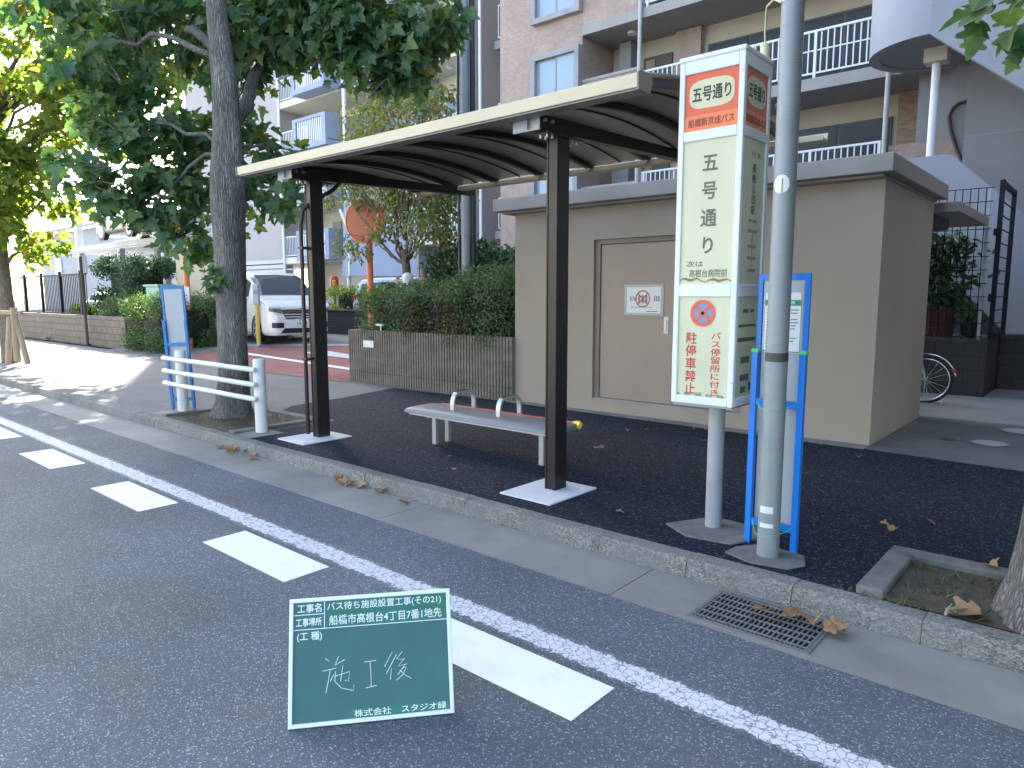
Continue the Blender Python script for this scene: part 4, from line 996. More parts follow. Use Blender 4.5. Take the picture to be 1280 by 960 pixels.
for z_ in FZB:
    MB().box(-12.825, -2.4, YF - .02, YF + 1.72, z_, z_ + .28).build('floor_slab', 'slab', ap, bevel=.01)
    zt = z_ + .28
    p_ = MB().box(-12.82, -10.9, YF + .0, YF + .14, zt, zt + (.78 if z_ < 5 else 1.15)).build('parapet', 'brickwall', ap)
    MB().box(-12.82, -10.86, YF - .03, YF + .17, zt + (.78 if z_ < 5 else 1.15), zt + (.86 if z_ < 5 else 1.23)).build('coping', 'slab', p_)
    MB().box(-4.35, -2.5, YF + .0, YF + .14, zt, zt + .95).build('parapet', 'brickwall', ap)
    # railing
    m = MB(); xa, xb = -10.75, -4.55
    m.box(xa, xb, YF + .02, YF + .07, zt + 1.05, zt + 1.1); m.box(xa, xb, YF + .03, YF + .06, zt + .1, zt + .14); m.box(xa, xb, YF + .03, YF + .06, zt + .62, zt + .65)
    x = xa
    while x < xb: m.box(x, x + .028, YF + .032, YF + .058, zt + .1, zt + 1.06); x += .145
    x = xa + .05
    while x < xb + .1: m.box(x, x + .06, YF + .015, YF + .075, zt, zt + 1.1); x += 1.53
    m.build('railing', 'rail_white', ap)
    # rear wall openings, pilasters, light
    w_ = MB().box(-9.6, -4.7, YF + 1.62, YF + 1.69, zt + .1, zt + 1.95).build('window', 'brown_metal', ap)
    m = MB()
    for q in range(4): a = -9.55 + q * 1.22; m.box(a, a + 1.14, YF + 1.6, YF + 1.615, zt + .14, zt + 1.9)
    m.build('pane', 'glass_dark', w_)
    MB().box(-10.55, -9.75, YF + 1.45, YF + 1.69, zt, zt + 2.46).build('pilaster', 'brickwall', ap)
    MB().box(-4.55, -3.35, YF + 1.5, YF + 1.69, zt, zt + 2.46).build('pilaster', 'brown_brick', ap)
    MB().box(-12.3, -11.9, YF + 1.2, YF + 1.69, zt, zt + 2.46).build('pilaster', 'greywall', ap)
    d = MB().box(-11.7, -10.75, YF + 1.63, YF + 1.69, zt, zt + 2.0).build('door', 'brown_metal', ap)
    MB().box(-11.6, -11.3, YF + 1.6, YF + 1.625, zt + .2, zt + 1.9).build('door_panel', 'brown_brick', d)
    for xx in (-11.55, -7.1): MB().cyl((xx, YF + .7), .14, z_ - .07, z_ - .002, 16).build('ceiling_light', 'lamp_white', ap)
for z0 in (1.9, 4.62, 7.35, 10.1, 12.85):
    z1 = z0 + 1.5; xa, xb = -14.5, -12.97
    m = MB(); m.box(xa - .16, xa, YF - .2, YF - .001, z0 - .16, z1 + .16); m.box(xb - .02, xb + .14, YF - .2, YF - .001, z0 - .16, z1 + .16); m.box(xa, xb - .02, YF - .2, YF - .001, z0 - .16, z0); m.box(xa, xb - .02, YF - .2, YF - .001, z1, z1 + .16)
    w_ = m.build('window', 'winframe', ap)
    MB().box(xa, -13.76, YF - .06, YF - .05, z0, z1).box(-13.73, xb - .02, YF - .09, YF - .08, z0, z1).build('pane', 'glass', w_)
    MB().box(-13.77, -13.71, YF - .1, YF - .045, z0, z1).build('mullion', 'winframe', w_)
    MB().box(xa + .05, -13.85, YF - .045, YF - .03, z0 + .02, z1 - .02).build('curtain', 'curtain', w_)
for xx in (-10.82, -4.42):
    MB().tube([(xx, YF - .09, 0), (xx, YF - .09, 22)], .055, 12).build('downpipe', 'pipe', ap)

# middle block left of the brick front: recess with small balconies, then a balcony stack
mb_ = thing('balcony_block', 'cream apartment block with stacked balconies behind the cable pole', 'apartment building', (-19, 20.5, 0))
YM = 19.0; FM = (3.62, 6.95, 10.3, 13.65)
MB().box(-21.8, -16.1, 20.55, 27, 0, 34).build('wall', 'cream', mb_)
MB().box(-18.65, -18.3, YM - .02, 20.54, 0, 22).build('column', 'pinkwall', mb_)
MB().box(-21.9, -21.7, YM + .3, 20.54, 0, 22).build('column', 'bluegrey', mb_)
MB().tube([(-18.15, YM + .2, 0), (-18.15, YM + .2, 22)], .06, 10).build('downpipe', 'rail_white', mb_)
def bars(m, x0, x1, y, z0, h, step=.14, top=True):
    m.box(x0, x1, y, y + .04, z0 + h - .05, z0 + h); m.box(x0, x1, y + .005, y + .035, z0 + .08, z0 + .12); x = x0
    while x < x1: m.box(x, x + .03, y + .008, y + .032, z0 + .08, z0 + h); x += step
for z_ in FM:
    MB().box(-21.7, -18.66, YM, 20.54, z_, z_ + .3).build('floor_slab', 'cream', mb_)
    m = MB(); bars(m, -21.65, -18.7, YM + .05, z_ + .3, 1.1); m.build('railing', 'rail_white', mb_)
    w_ = MB().box(-21.3, -19.2, 20.46, 20.54, z_ + .5, z_ + 2.5).build('window', 'rail_white', mb_)
    MB().box(-21.2, -20.3, 20.44, 20.455, z_ + .6, z_ + 2.4).box(-20.2, -19.3, 20.44, 20.455, z_ + .6, z_ + 2.4).build('pane', 'glass', w_)
    MB().cyl((-20.2, 19.7), .13, z_ - .08, z_ - .002, 14).build('ceiling_light', 'lamp_white', mb_)
    MB().box(-17.9, -16.12, 19.7, 20.54, z_ + .1, z_ + .38).build('floor_slab', 'bluegrey', mb_)
    m = MB(); bars(m, -17.75, -16.15, 19.72, z_ + .38, 1.2, .2); m.build('railing', 'rail_white', mb_)
    w_ = MB().box(-17.4, -16.3, 20.48, 20.545, z_ + .6, z_ + 2.6).build('window', 'winframe', mb_); MB().box(-17.3, -16.4, 20.46, 20.475, z_ + .7, z_ + 2.5).build('pane', 'glass_dark', w_)

# stair tower with pale blue parapets between the wings
st = thing('stair_block', 'pale blue stair block with stepped parapets behind the autumn tree', 'stair block', (-25, 21, 0))
MB().box(-31.4, -21.95, 24.2, 27, 0, 42).build('wall', 'bluegrey', st)
for dz in (-5.9, 0, 5.9):
    q = lambda px, py: (lambda p: (p[0], p[1], p[2] + dz))(aY(px, py, 22.0))
    MB().prism([q(424, 64), q(500, 80), q(520, 90), q(478, 93), q(450, 110), q(424, 106)], (0, .18, 0)).build('parapet', 'bluepanel', st)
    a, b = q(424, 106), q(500, 106); MB().box(a[0], -22.0, 22.2, 24.1, a[2] - .2, a[2]).build('landing', 'cream', st)
    MB().prism([q(478, 93), q(520, 90), q(590, 20), q(560, 20)], (0, .18, 0)).build('stair_parapet', 'bluepanel', st)
m = MB(); c_ = aY(430, 125, 21.6); m.tube([(c_[0], c_[1], 0), (c_[0], c_[1], 26)], .1, 10); m.build('column', 'rail_white', st)
m = MB(); q = lambda px, py: aY(px, py, 21.3)
m.prism([q(428, 345), q(560, 345), q(560, 232), (q(520, 232)), q(476, 262), q(430, 240)], (0, .2, 0)); m.build('lower_parapet', 'bluepanel', st)
m = MB(); m.tube([q(425, 262), q(437, 290), q(437, 345)], .07, 8); m.tube([q(476, 288), q(492, 276), q(520, 258)], .08, 8); m.build('handrail', 'rail_white', st)

# left wing with pinkish end wall and projecting balconies
wg = thing('apartment_wing', 'tall pale apartment wing with a blank pinkish grey wall and white balconies', 'apartment building', (-39, 24, 0))
YW = 22.0; FW = (3.4, 6.35, 9.0, 11.75, 14.5, 17.3)
MB().box(-47, -36.1, YW, 30, 3.6, 42).build('end_wall', 'pinkwall', wg)  # carried up far out of frame so it blocks the sun
m = MB(); z_ = .1
while z_ < 3.55: m.box(-47, -36.1, YW - .02, YW + .6, z_, z_ + .2); z_ += .28
m.build('louvre_wall', 'louvre', wg)
m = MB()
for z_ in (6.3, 9.0, 11.8): m.box(-46.99, -36.11, YW - .004, YW - .001, z_, z_ + .05)
m.build('joint_line', 'slab', wg)
MB().box(-36.1, -31.5, YW + 2.4, 30, 0, 42).build('rear_wall', 'cream', wg)
MB().tube([(-35.9, YW - .05, 0), (-35.9, YW - .05, 28)], .07, 8).build('downpipe', 'rail_white', wg)
for z_ in FW:
    MB().box(-36.09, -30.4, YW, YW + 2.39, z_, z_ + .35).build('floor_slab', 'cream', wg)
    m = MB(); bars(m, -36.0, -33.4, YW + .03, z_ + .35, 1.15, .16); m.build('railing', 'rail_white', wg)
    m = MB(); m.box(-33.3, -30.4, YW - .9, YW - .001, z_ + .05, z_ + .3); m.box(-33.3, -33.0, YW - .9, YW - .75, z_ + .3, z_ + 1.6); m.box(-30.7, -30.4, YW - .9, YW - .75, z_ + .3, z_ + 1.6); m.box(-33.0, -30.7, YW - .9, YW - .75, z_ + 1.45, z_ + 1.6); m.box(-30.6, -30.4, YW - .75, YW + 2.3, z_ + .36, z_ + 1.6)
    m.build('balcony', 'bluepanel', wg)
    m = MB(); x = -32.9
    while x < -30.75: m.box(x, x + .05, YW - .85, YW - .8, z_ + .3, z_ + 1.45); x += .17
    m.build('balcony_rail', 'rail_white', wg)
    MB().box(-34.6, -33.8, YW + 2.32, YW + 2.395, z_ + .35, z_ + 2.4).build('door', 'winframe', wg)
    w_ = MB().box(-33.4, -31.6, YW + 2.32, YW + 2.395, z_ + .9, z_ + 2.4).build('window', 'rail_white', wg); MB().box(-33.3, -31.7, YW + 2.3, YW + 2.315, z_ + 1, z_ + 2.3).build('pane', 'glass_dark', w_)

# ================================================================ stair tower at the right
tw = thing('stair_tower', 'grey stair tower with curved solid parapets beside the brick balconies', 'stair tower', (-1, 15.5, 0))
YS = 14.5
q = lambda px, py, Y=YS: aY(px, py, Y)
A = q(1162, 42); zA = A[2]; rL = 1.25; th = .18; H_ = 2.6
def arc(cx, cy, r, a0, a1, n=20): return [(cx + r * math.cos(a0 + (a1 - a0) * i / n), cy + r * math.sin(a0 + (a1 - a0) * i / n)) for i in range(n + 1)]
ctr = (A[0], YS + rL)
oa = arc(*ctr, rL, R(-90), R(-270)); ia = arc(*ctr, rL - th, R(-90), R(-270))
m = MB()
rows = [[(x, y, zA) for x, y in oa], [(x, y, zA + H_) for x, y in oa], [(x, y, zA + H_) for x, y in ia], [(x, y, zA) for x, y in ia]]
m.grid(rows); m.grid([rows[3], rows[0]], smooth=False); m.build('landing_parapet', 'bluegrey', tw)
xr = q(1213, 78)[0]
MB().prism([(x, y, zA + .03) for x, y in ia] + [(xr, YS + 2 * rL - th, zA + .03), (xr, YS + th, zA + .03)], (0, 0, .2)).build('landing', 'greywall', tw)
B_ = q(1280, 112); s_ = (B_[2] - A[2]) / (B_[0] - A[0]); xe = A[0] + 5
MB().prism([tuple(A), (xe, YS, A[2] + s_ * 5), (xe, YS, A[2] + s_ * 5 + H_), (A[0], YS, A[2] + H_)], (0, th, 0)).build('flight_parapet', 'bluegrey', tw)
MB().prism([(A[0] + .9, YS + th, zA + s_ * .9 + .12), (xe, YS + th, A[2] + s_ * 5 + .1), (xe, YS + th, A[2] + s_ * 5 + .4), (A[0] + .9, YS + th, zA + s_ * .9 + .42)], (0, 1.1, 0)).build('flight', 'greywall', tw)
C_ = q(1208, 130, 16.3)
MB().box(C_[0], 6, 16.3, 16.6, 0, zA + .02).build('side_wall', 'greywall', tw)
MB().box(C_[0], 6, 16.295, 16.2995, q(1240, 168, 16.3)[2], q(1240, 168, 16.3)[2] + .03).build('joint_line', 'slab', tw)
lp = [q(1128, 199, 14.3), q(1188, 192, 14.3), q(1300, 283, 14.3), q(1340, 318, 14.3), q(1340, 500, 14.3), q(1280, 440, 14.3), q(1160, 320, 14.3), q(1118, 320, 14.3)]
MB().prism([tuple(p) for p in lp], (0, th, 0)).build('lower_parapet', 'bluegrey', tw)
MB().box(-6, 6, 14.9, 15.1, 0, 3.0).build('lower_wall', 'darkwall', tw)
ct, cb = q(1172, 66, 15.6), q(1168, 196, 15.6)
MB().tube([(ct[0], 15.6, 0.1), (ct[0], 15.6, zA + .02)], .075, 16).build('column', 'rail_white', tw)
MB().box(ct[0] - .19, ct[0] + .19, 15.42, 15.78, zA - .22, zA + .03).build('column_head', 'cream', tw)
a, b, c_, d_ = q(1187, 82, 17.), q(1214, 82, 17.), q(1214, 124, 17.), q(1187, 138, 17.)
MB().prism([tuple(a), tuple(b), tuple(c_), tuple(q(1200, 128, 17.)), tuple(d_)], (0, .15, 0)).build('rear_parapet', 'bluegrey', tw)
m = MB(); cv = ((1216, 124), (1198, 129), (1190, 136), (1186, 146), (1188, 162), (1195, 185), (1207, 212)); m.prism([tuple(q(*p, 17.0)) for p in cv + ((1222, 212),)], (0, .15, 0)); m.build('stair_parapet', 'greywall', tw)
MB().tube([tuple(q(*p, 16.97)) for p in cv], .035, 8).build('stringer', 'darkwall', tw)

# retaining wall, mesh gate, plants, bicycle at the right
rw = thing('retaining_wall', 'concrete block retaining wall below the mesh gate, stair shade in its colour', 'retaining wall', (-2.3, 13.5, S))
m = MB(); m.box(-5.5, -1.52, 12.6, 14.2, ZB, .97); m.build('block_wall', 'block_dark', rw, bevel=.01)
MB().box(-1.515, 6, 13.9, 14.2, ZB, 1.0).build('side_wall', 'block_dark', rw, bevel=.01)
fe = thing('mesh_fence', 'dark wire mesh fence panel standing on the retaining wall', 'fence', (-2.3, 12.66, .97))
m = MB(); x = -4.2
while x < -1.6: m.box(x, x + .012, 12.66, 12.672, 1.0, 3.2); x += .1
z_ = 1.0
while z_ < 3.22: m.box(-4.2, -1.6, 12.655, 12.667, z_, z_ + .012); z_ += .2
m.build('mesh', 'mesh_blue', fe)
for xx in (-3.2, -1.66): MB().box(xx - .02, xx + .02, 12.7, 12.74, .97, 3.22).build('post', 'deck_grey', fe)
gt = thing('mesh_gate', 'black framed mesh gate leaf turned sideways above the retaining wall', 'gate', (-1.5, 13.2, .97))
m = MB(); gx = -1.5; m.box(gx - .03, gx + .03, 12.62, 12.7, .97, 3.3); m.box(gx - .03, gx + .03, 14.02, 14.1, .97, 3.3); m.box(gx - .025, gx + .025, 12.7, 14.02, 3.22, 3.29); m.box(gx - .025, gx + .025, 12.7, 14.02, .99, 1.06); m.build('frame', 'fence_dark', gt)
m = MB(); z_ = 1.2
while z_ < 3.2: m.box(gx - .008, gx + .008, 12.7, 14.02, z_, z_ + .014); z_ += .2
m.build('wires', 'mesh_blue', gt); MB().box(gx - .06, gx + .02, 12.58, 12.62, 2.5, 2.6).build('hinge', 'fence_dark', gt); MB().box(gx - .06, gx + .02, 12.58, 12.62, 1.55, 1.65).build('hinge', 'fence_dark', gt)
po = thing('potted_bush', 'leafy green bush in a dark red pot behind the mesh fence', 'potted plant', (-2.3, 13.1, .97))
MB().tube([(-2.3, 13.1, .97), (-2.3, 13.1, 1.42)], [.24, .3], 18).build('pot', 'terracotta', po)
r = np.random.default_rng(44); P = np.stack([r.normal(-2.3, .22, 900), r.normal(13.1, .2, 900), r.uniform(1.45, 2.55, 900)], 1)
leaf_mesh('foliage', P, r.normal(0, 1, (900, 3)), r.normal(0, 1, (900, 3)) + np.array([0, 0, 1]), r.uniform(.08, .16, 900), OVAL, 'leaf_dark', po)
MB().tube([(-2.3, 13.1, 1.4), (-2.28, 13.1, 2.4)], [.03, .01], 8).build('stem', 'bark', po)
p3 = thing('small_pot_plant', 'small plant in a black pot beside the mesh gate post', 'potted plant', (-1.82, 12.95, .97))
MB().tube([(-1.82, 12.95, .97), (-1.82, 12.95, 1.2)], [.09, .12], 14).build('pot', 'black_plastic', p3)
P = np.stack([r.normal(-1.82, .08, 120), r.normal(12.95, .08, 120), r.uniform(1.2, 1.45, 120)], 1); leaf_mesh('foliage', P, r.normal(0, 1, (120, 3)) + np.array([0, 0, .8]), r.normal(0, 1, (120, 3)), .1, OVAL, 'leaf_hedge', p3)
blades('wall_top_weeds', 160, -3, -1.55, 12.62, 12.9, .97, .1, 9)

bk = thing('bicycle', 'bicycle half hidden behind the utility building with silver rear wheel showing', 'bicycle', (-2.6, 11.35, S), (0, 0, R(8)))
for wx in (.52, -.52):
    rr_ = .325; m = MB(); m.tube([(wx + rr_ * math.cos(a), 0, rr_ + rr_ * math.sin(a)) for a in np.linspace(0, 2 * math.pi, 41)], .018, 8, cap=False)
    wl = m.build('wheel', 'rubber', bk); m = MB(); m.tube([(wx + .3 * math.cos(a), 0, rr_ + .3 * math.sin(a)) for a in np.linspace(0, 2 * math.pi, 41)], .012, 6, cap=False); m.build('rim', 'chrome', wl)
    m = MB()
    for i in range(18): a = i * math.pi / 9; m.tube([(wx + .02 * math.cos(a), .02 * (-1) ** i, rr_ + .02 * math.sin(a)), (wx + .3 * math.cos(a), 0, rr_ + .3 * math.sin(a))], .0018, 4)
    m.tube([(wx, -.05, rr_), (wx, .05, rr_)], .022, 10); m.build('spokes', 'chrome', wl)
m = MB()
for a, b in (((-.1, 0, .3), (.42, 0, .72)), ((-.1, 0, .3), (-.25, 0, .8)), ((-.25, 0, .72), (.4, 0, .8)), ((-.1, 0, .3), (.52, 0, .325)), ((-.1, 0, .3), (-.52, .04, .325)), ((-.24, 0, .7), (-.52, .04, .325)), ((.42, 0, .72), (.38, 0, .95)), ((.42, 0, .72), (.52, .04, .325))): m.tube([a, b], .016, 8)
m.build('frame', 'car_silver', bk)
m = MB(); m.tube([(.38, -.28, 1.0), (.36, -.1, 1.02), (.38, 0, .97), (.36, .1, 1.02), (.38, .28, 1.0)], .012, 8); m.build('handlebar', 'chrome', bk)
MB().tube([(-.4, 0, .86), (-.3, 0, .88), (-.12, 0, .86)], [.09, .08, .025], 10).build('saddle', 'black_plastic', bk)
m = MB(); m.tube([(.52 + .37 * math.cos(a), 0, .325 + .37 * math.sin(a)) for a in np.linspace(.2, 2.6, 14)], .012, 6); m.build('mudguard', 'chrome', bk)
MB().box(.84, .88, -.03, .03, .45, .5).build('reflector', 'tail_red', bk)
m = MB(); m.tube([(.52, .08, .325), (.5, .12, .02), (.75, .12, .0)], .01, 6); m.build('kickstand', 'chrome', bk)
# ================================================================ vehicles
def make_car(name, label, cat, loc, rz, paint, kind, plate=None):
    """local frame: front bumper at x = 0, length along -x, wheels on z = 0"""
    t = thing(name, label, cat, loc, (0, 0, rz))
    if kind == 'van':
        L, W, wr = 4.7, .85, .32
        st = [(0, .26, .62, .66, .64, .60), (-.03, .2, .68, .80, .80, .72), (-.1, .18, .74, .90, .93, .80), (-.25, .18, .80, .96, 1.0, .84), (-.5, .18, .845, 1.0, 1.07, .83), (-.8, .18, .85, 1.03, 1.12, .80), (-.95, .18, .85, 1.04, 1.2, .74), (-1.3, .18, .85, 1.04, 1.46, .70), (-1.65, .18, .85, 1.04, 1.69, .68), (-1.95, .18, .85, 1.04, 1.79, .68), (-2.6, .18, .85, 1.04, 1.84, .68), (-3.8, .18, .85, 1.04, 1.83, .68), (-4.4, .2, .84, 1.04, 1.77, .66), (-4.6, .24, .82, 1.04, 1.6, .66), (-4.68, .3, .80, 1.0, 1.2, .70), (-4.7, .4, .78, .8, .9, .74)]
        axles = (-.88, -3.75); wind = (-.93, -1.78); side = (-1.55, -4.4)
    else:
        L, W, wr = 4.25, .84, .31
        st = [(0, .3, .58, .5, .52, .55), (-.05, .22, .68, .62, .66, .64), (-.2, .18, .78, .70, .76, .74), (-.6, .18, .83, .80, .86, .78), (-1.05, .18, .84, .85, .93, .76), (-1.2, .18, .84, .86, .97, .7), (-1.6, .18, .84, .88, 1.2, .62), (-2.0, .18, .84, .89, 1.38, .6), (-2.4, .18, .84, .9, 1.43, .6), (-3.0, .18, .84, .92, 1.4, .59), (-3.5, .18, .83, .94, 1.26, .6), (-3.9, .2, .82, .95, 1.06, .66), (-4.1, .24, .8, .9, 1.0, .7), (-4.22, .3, .76, .8, .9, .7), (-4.25, .4, .7, .7, .8, .66)]
        axles = (-.82, -3.4); wind = (-1.12, -1.95); side = (-1.5, -3.6)
    st = np.array(st); xs = np.concatenate([np.linspace(0, -.3, 9), np.linspace(-.36, -L + .3, 46), np.linspace(-L + .25, -L, 8)])
    at_ = lambda x: [np.interp(-x, -st[:, 0], st[:, i]) for i in range(1, 6)]
    def sect(x, vs):
        zb, w, zbelt, zt, wt = at_(x)
        key = np.array([(0, 0, zb), (.12, w * .9, zb), (.22, w * .985, zb + .09), (.34, w, (zb + zbelt) * .5), (.48, w * .985, zbelt), (.52, w * .965, zbelt + (zt - zbelt) * .05), (.78, wt + (w * .965 - wt) * .12, zt - (zt - zbelt) * .14), (.85, wt * .95, zt - (zt - zbelt) * .03), (1, 0, zt)])
        return [(x, np.interp(v, key[:, 0], key[:, 1]), np.interp(v, key[:, 0], key[:, 2])) for v in vs]
    vs = np.linspace(0, 1, 33)
    rows = []
    for x in xs:
        h = sect(x, vs); rows.append([(a, -b, c) for a, b, c in h[::-1]][:-1] + h)
    m = MB(); m.grid(rows); m.poly(rows[0][::-1]); m.poly(rows[-1])
    m.build('body', paint, t)
    def patch(name, m_, x0, x1, v0, v1, sgn, off=.006, nx=10, nv=8, par=t):
        P = []
        for x in np.linspace(x0, x1, nx):
            h = sect(x, np.linspace(v0, v1, nv)); P.append([np.array((a, sgn * b, c)) for a, b, c in h])
        P = np.array(P); du = np.gradient(P, axis=0); dv = np.gradient(P, axis=1); n = np.cross(du, dv); n /= np.linalg.norm(n, axis=2, keepdims=True) + 1e-9
        if (n[..., 1] * sgn).mean() < 0 and abs(n[..., 1]).mean() > .3 or (abs(n[..., 1]).mean() <= .3 and n[..., 2].mean() < 0): n = -n
        return MB().grid((P + n * off).tolist()).build(name, m_, par)
    # windscreen: full width patch
    P = []
    for x in np.linspace(wind[0], wind[1], 12):
        h = sect(x, np.linspace(.80, 1, 7)); P.append([(a + .008, -b, c + .008) for a, b, c in h] + [(a + .008, b, c + .008) for a, b, c in h[::-1]][1:])
    MB().grid(P).build('windscreen', 'car_glass', t)
    for sgn in (1, -1):
        for a, b in ((side[0], (side[0] + side[1]) / 2 + .05), ((side[0] + side[1]) / 2 - .05, side[1])): patch('side_window', 'car_glass', a, b, .54, .755, sgn)
    P = []
    xr = -L + (.34 if kind == 'van' else .75)
    for x in np.linspace(xr, -L + (.08 if kind == 'van' else .36), 8):
        h = sect(x, np.linspace(.8, 1, 7)); P.append([(a - .008, -b, c + .006) for a, b, c in h] + [(a - .008, b, c + .006) for a, b, c in h[::-1]][1:])
    MB().grid(P).build('rear_window', 'car_glass', t)
    for ax in axles:
        for sgn in (1, -1):
            yo = sgn * (W + .004); yi = sgn * (W - .2)
            w_ = MB().tube([(ax, yi, wr), (ax, yi + sgn * .02, wr), (ax, yo - sgn * .02, wr), (ax, yo, wr)], [wr - .03, wr, wr, wr - .03], 30).build('wheel', 'rubber', t)
            m = MB(); m.ring((ax, yo + sgn * .004, wr), (1, 0, 0), (0, 0, 1), wr * .6, wr * .74, 30)
            for k_ in range(5):
                a = 2 * math.pi * k_ / 5 + .3; d_ = np.array([math.cos(a), 0, math.sin(a)]); e_ = np.array([-math.sin(a), 0, math.cos(a)]); c_ = np.array([ax, yo + sgn * .006, wr])
                m.poly([c_ + d_ * .03 - e_ * .035, c_ + d_ * wr * .66 - e_ * .045, c_ + d_ * wr * .66 + e_ * .045, c_ + d_ * .03 + e_ * .035])
            m.ring((ax, yo + sgn * .007, wr), (1, 0, 0), (0, 0, 1), 0, .05, 16); m.build('rim', 'rim', w_)
            m = MB(); m.ring((ax, sgn * (W + .003), wr), (1, 0, 0), (0, 0, 1), wr * .98, wr * 1.16, 30); m.build('wheel_arch', 'black_plastic', t)
    # nose
    def nose_x(y, z):
        # first x (from the front) whose section reaches (y, z)
        for x in np.linspace(0, -1.2, 120):
            zb, w, zbelt, zt, wt = at_(x)
            h = sect(x, np.linspace(0, 1, 60)); ys_ = [q[1] for q in h]; zs_ = [q[2] for q in h]
            top = max(zz for yy, zz in zip(ys_, zs_) if yy >= abs(y)) if max(ys_) >= abs(y) else -1
            low = min(zz for yy, zz in zip(ys_, zs_) if yy >= abs(y)) if max(ys_) >= abs(y) else 9
            if low - .02 <= z <= top: return x
        return -1.2
    def nose_patch(name, m_, outline_rows, off=.012, par=t):
        P = [[(nose_x(y, z) + off, y, z) for y, z in row] for row in outline_rows]
        return MB().grid(P).build(name, m_, par)
    def rect_rows(y0, y1, z0, z1, ny=12, nz=5, cut=0):
        return [[(y0 + (y1 - y0) * i / (ny - 1) * (1), z0 + (z1 - z0) * j / (nz - 1)) for i in range(ny)] for j in range(nz)]
    if kind == 'van':
        gl = nose_patch('grille', 'black_plastic', [[(u * (.40 + .12 * s_), .60 + .23 * s_) for u in np.linspace(-1, 1, 14)] for s_ in np.linspace(0, 1, 6)], .014)
        for zz, hw in ((.635, .41), (.70, .445), (.765, .47)): nose_patch('grille_bar', 'chrome', [[(u * hw, zz + d_) for u in np.linspace(-1, 1, 14)] for d_ in (0, .028)], .026, gl)
        nose_patch('grille_bar', 'chrome', [[(u * .74, .838 + d_ + .03 * abs(u)) for u in np.linspace(-1, 1, 20)] for d_ in (0, .035)], .03, gl)
        eb = MB().ring((nose_x(0, .8) + .04, 0, .80), (0, 1, 0), (0, 0, 1), .045, .07, 4).build('emblem', 'chrome', gl)
        for sgn in (1, -1):
            hl = nose_patch('headlight', 'lamp_glass', [[(sgn * (.50 + .27 * u), .74 + .11 * s_ + .05 * u) for u in np.linspace(0, 1, 10)] for s_ in np.linspace(0, 1, 5)], .018)
            nose_patch('fog_lamp_recess', 'black_plastic', [[(sgn * (.46 + .27 * u), .38 + .13 * s_) for u in np.linspace(0, 1, 8)] for s_ in np.linspace(0, 1, 4)], .014)
            MB().tube([(-1.35, sgn * .86, 1.08), (-1.34, sgn * 1.0, 1.13)], [.03, .1], 10).build('mirror', paint, t)
        nose_patch('bumper_intake', 'black_plastic', [[(u * (.56 - .12 * s_), .25 + .12 * s_) for u in np.linspace(-1, 1, 14)] for s_ in np.linspace(0, 1, 4)], .014)
        pl_ = MB().box(.02, .03, -.165, .165, .44, .605).build('number_plate', 'paper', t)
        text('船橋 300', 'lettering', 'ink', pl_, (.03, 0, .57), (0, 1, 0), FZ, .16, .035, .01, .002); text('12-30', 'lettering', 'ink', pl_, (.03, 0, .5), (0, 1, 0), FZ, .25, .07, .02, .002)
    else:
        for sgn in (1, -1):
            nose_patch('headlight', 'lamp_glass', [[(sgn * (.4 + .24 * u), .52 + .08 * s_) for u in np.linspace(0, 1, 8)] for s_ in np.linspace(0, 1, 4)], .014)
        MB().box(.0, .012, -.165, .165, .36, .52).build('number_plate', 'paper', t)
    for sgn in (1, -1):
        MB().box(-L - .008, -L + .16, sgn * .70 - .08, sgn * .70 + .08, .78, 1.0 if kind != 'van' else 1.25).build('tail_light', 'tail_red', t, bevel=.02)
    return t
ZL = zs(11.2)
make_car('parked_van', 'white people carrier with chrome grille parked beyond the street tree', 'van', (-16.8, 10.72, ZL - .02), R(-11), 'car_white', 'van').scale = (1.07, 1.07, 1.07)
make_car('parked_van', 'silver blue van half hidden behind the left end of the hedge', 'van', (-14.75, 16.3, ZL), R(20), 'car_silver', 'van')
dk = aD(140, 297, 26.5)
make_car('parked_car', 'dark car with silver five spoke wheels parked up on the steel parking deck', 'car', (dk[0] - .9, dk[1] + .5, 3.68), R(180), 'car_dark', 'hatch')
make_car('parked_car', 'white car with a red tail lamp parked below the steel parking deck', 'car', (-35.5, 13.2, ZL), R(150), 'car_white', 'hatch')

# ================================================================ far left: block wall, fence, parking deck, hedges
lw = thing('boundary_wall', 'long low brown block wall with a bar fence beside the pavement', 'wall', (-27, 8, S))
MB().box(-40, -21.4, 7.95, 8.12, ZB, 1.02).build('block_wall', 'block_left', lw); MB().box(-21.6, -21.4, 8.12, 10.5, ZB, 1.02).build('return_wall', 'block_left', lw)
MB().box(-40, -21.62, 8.13, 10.6, ZB, .9).build('soil_bed', 'soil', lw)
f2 = thing('boundary_fence', 'dark bar fence standing on top of the brown block wall', 'fence', (-30, 8.4, 1))
m = MB(); x = -39
while x < -25.5: m.box(x, x + .03, 8.39, 8.41, .9, 2.35); x += .16
m.box(-39, -25.5, 8.38, 8.42, 2.3, 2.36); m.box(-39, -25.5, 8.38, 8.42, 1.0, 1.06); m.build('bars', 'fence_dark', f2)
for xx in (-38, -36, -34, -32, -30, -28, -26): MB().box(xx - .05, xx + .05, 8.36, 8.44, .9, 2.45).build('post', 'fence_dark', f2)
lp_ = thing('slim_post', 'slim dark post standing in front of the brown block wall', 'post', (-23.9, 7.8, S))
MB().tube([(-23.95, 7.8, S), (-24.05, 7.8, 2.8)], .045, 10).build('shaft', 'darkwall', lp_); MB().cyl((-23.95, 7.8), .09, S, S + .05, 12).build('foot', 'darkwall', lp_)
pd = thing('parking_deck', 'two storey steel parking deck with pale beams behind the clipped hedges', 'parking deck', (-29, 12, ZL))
da, db = aD(92, 307, 26), aD(216, 307, 26)
zd = 3.62
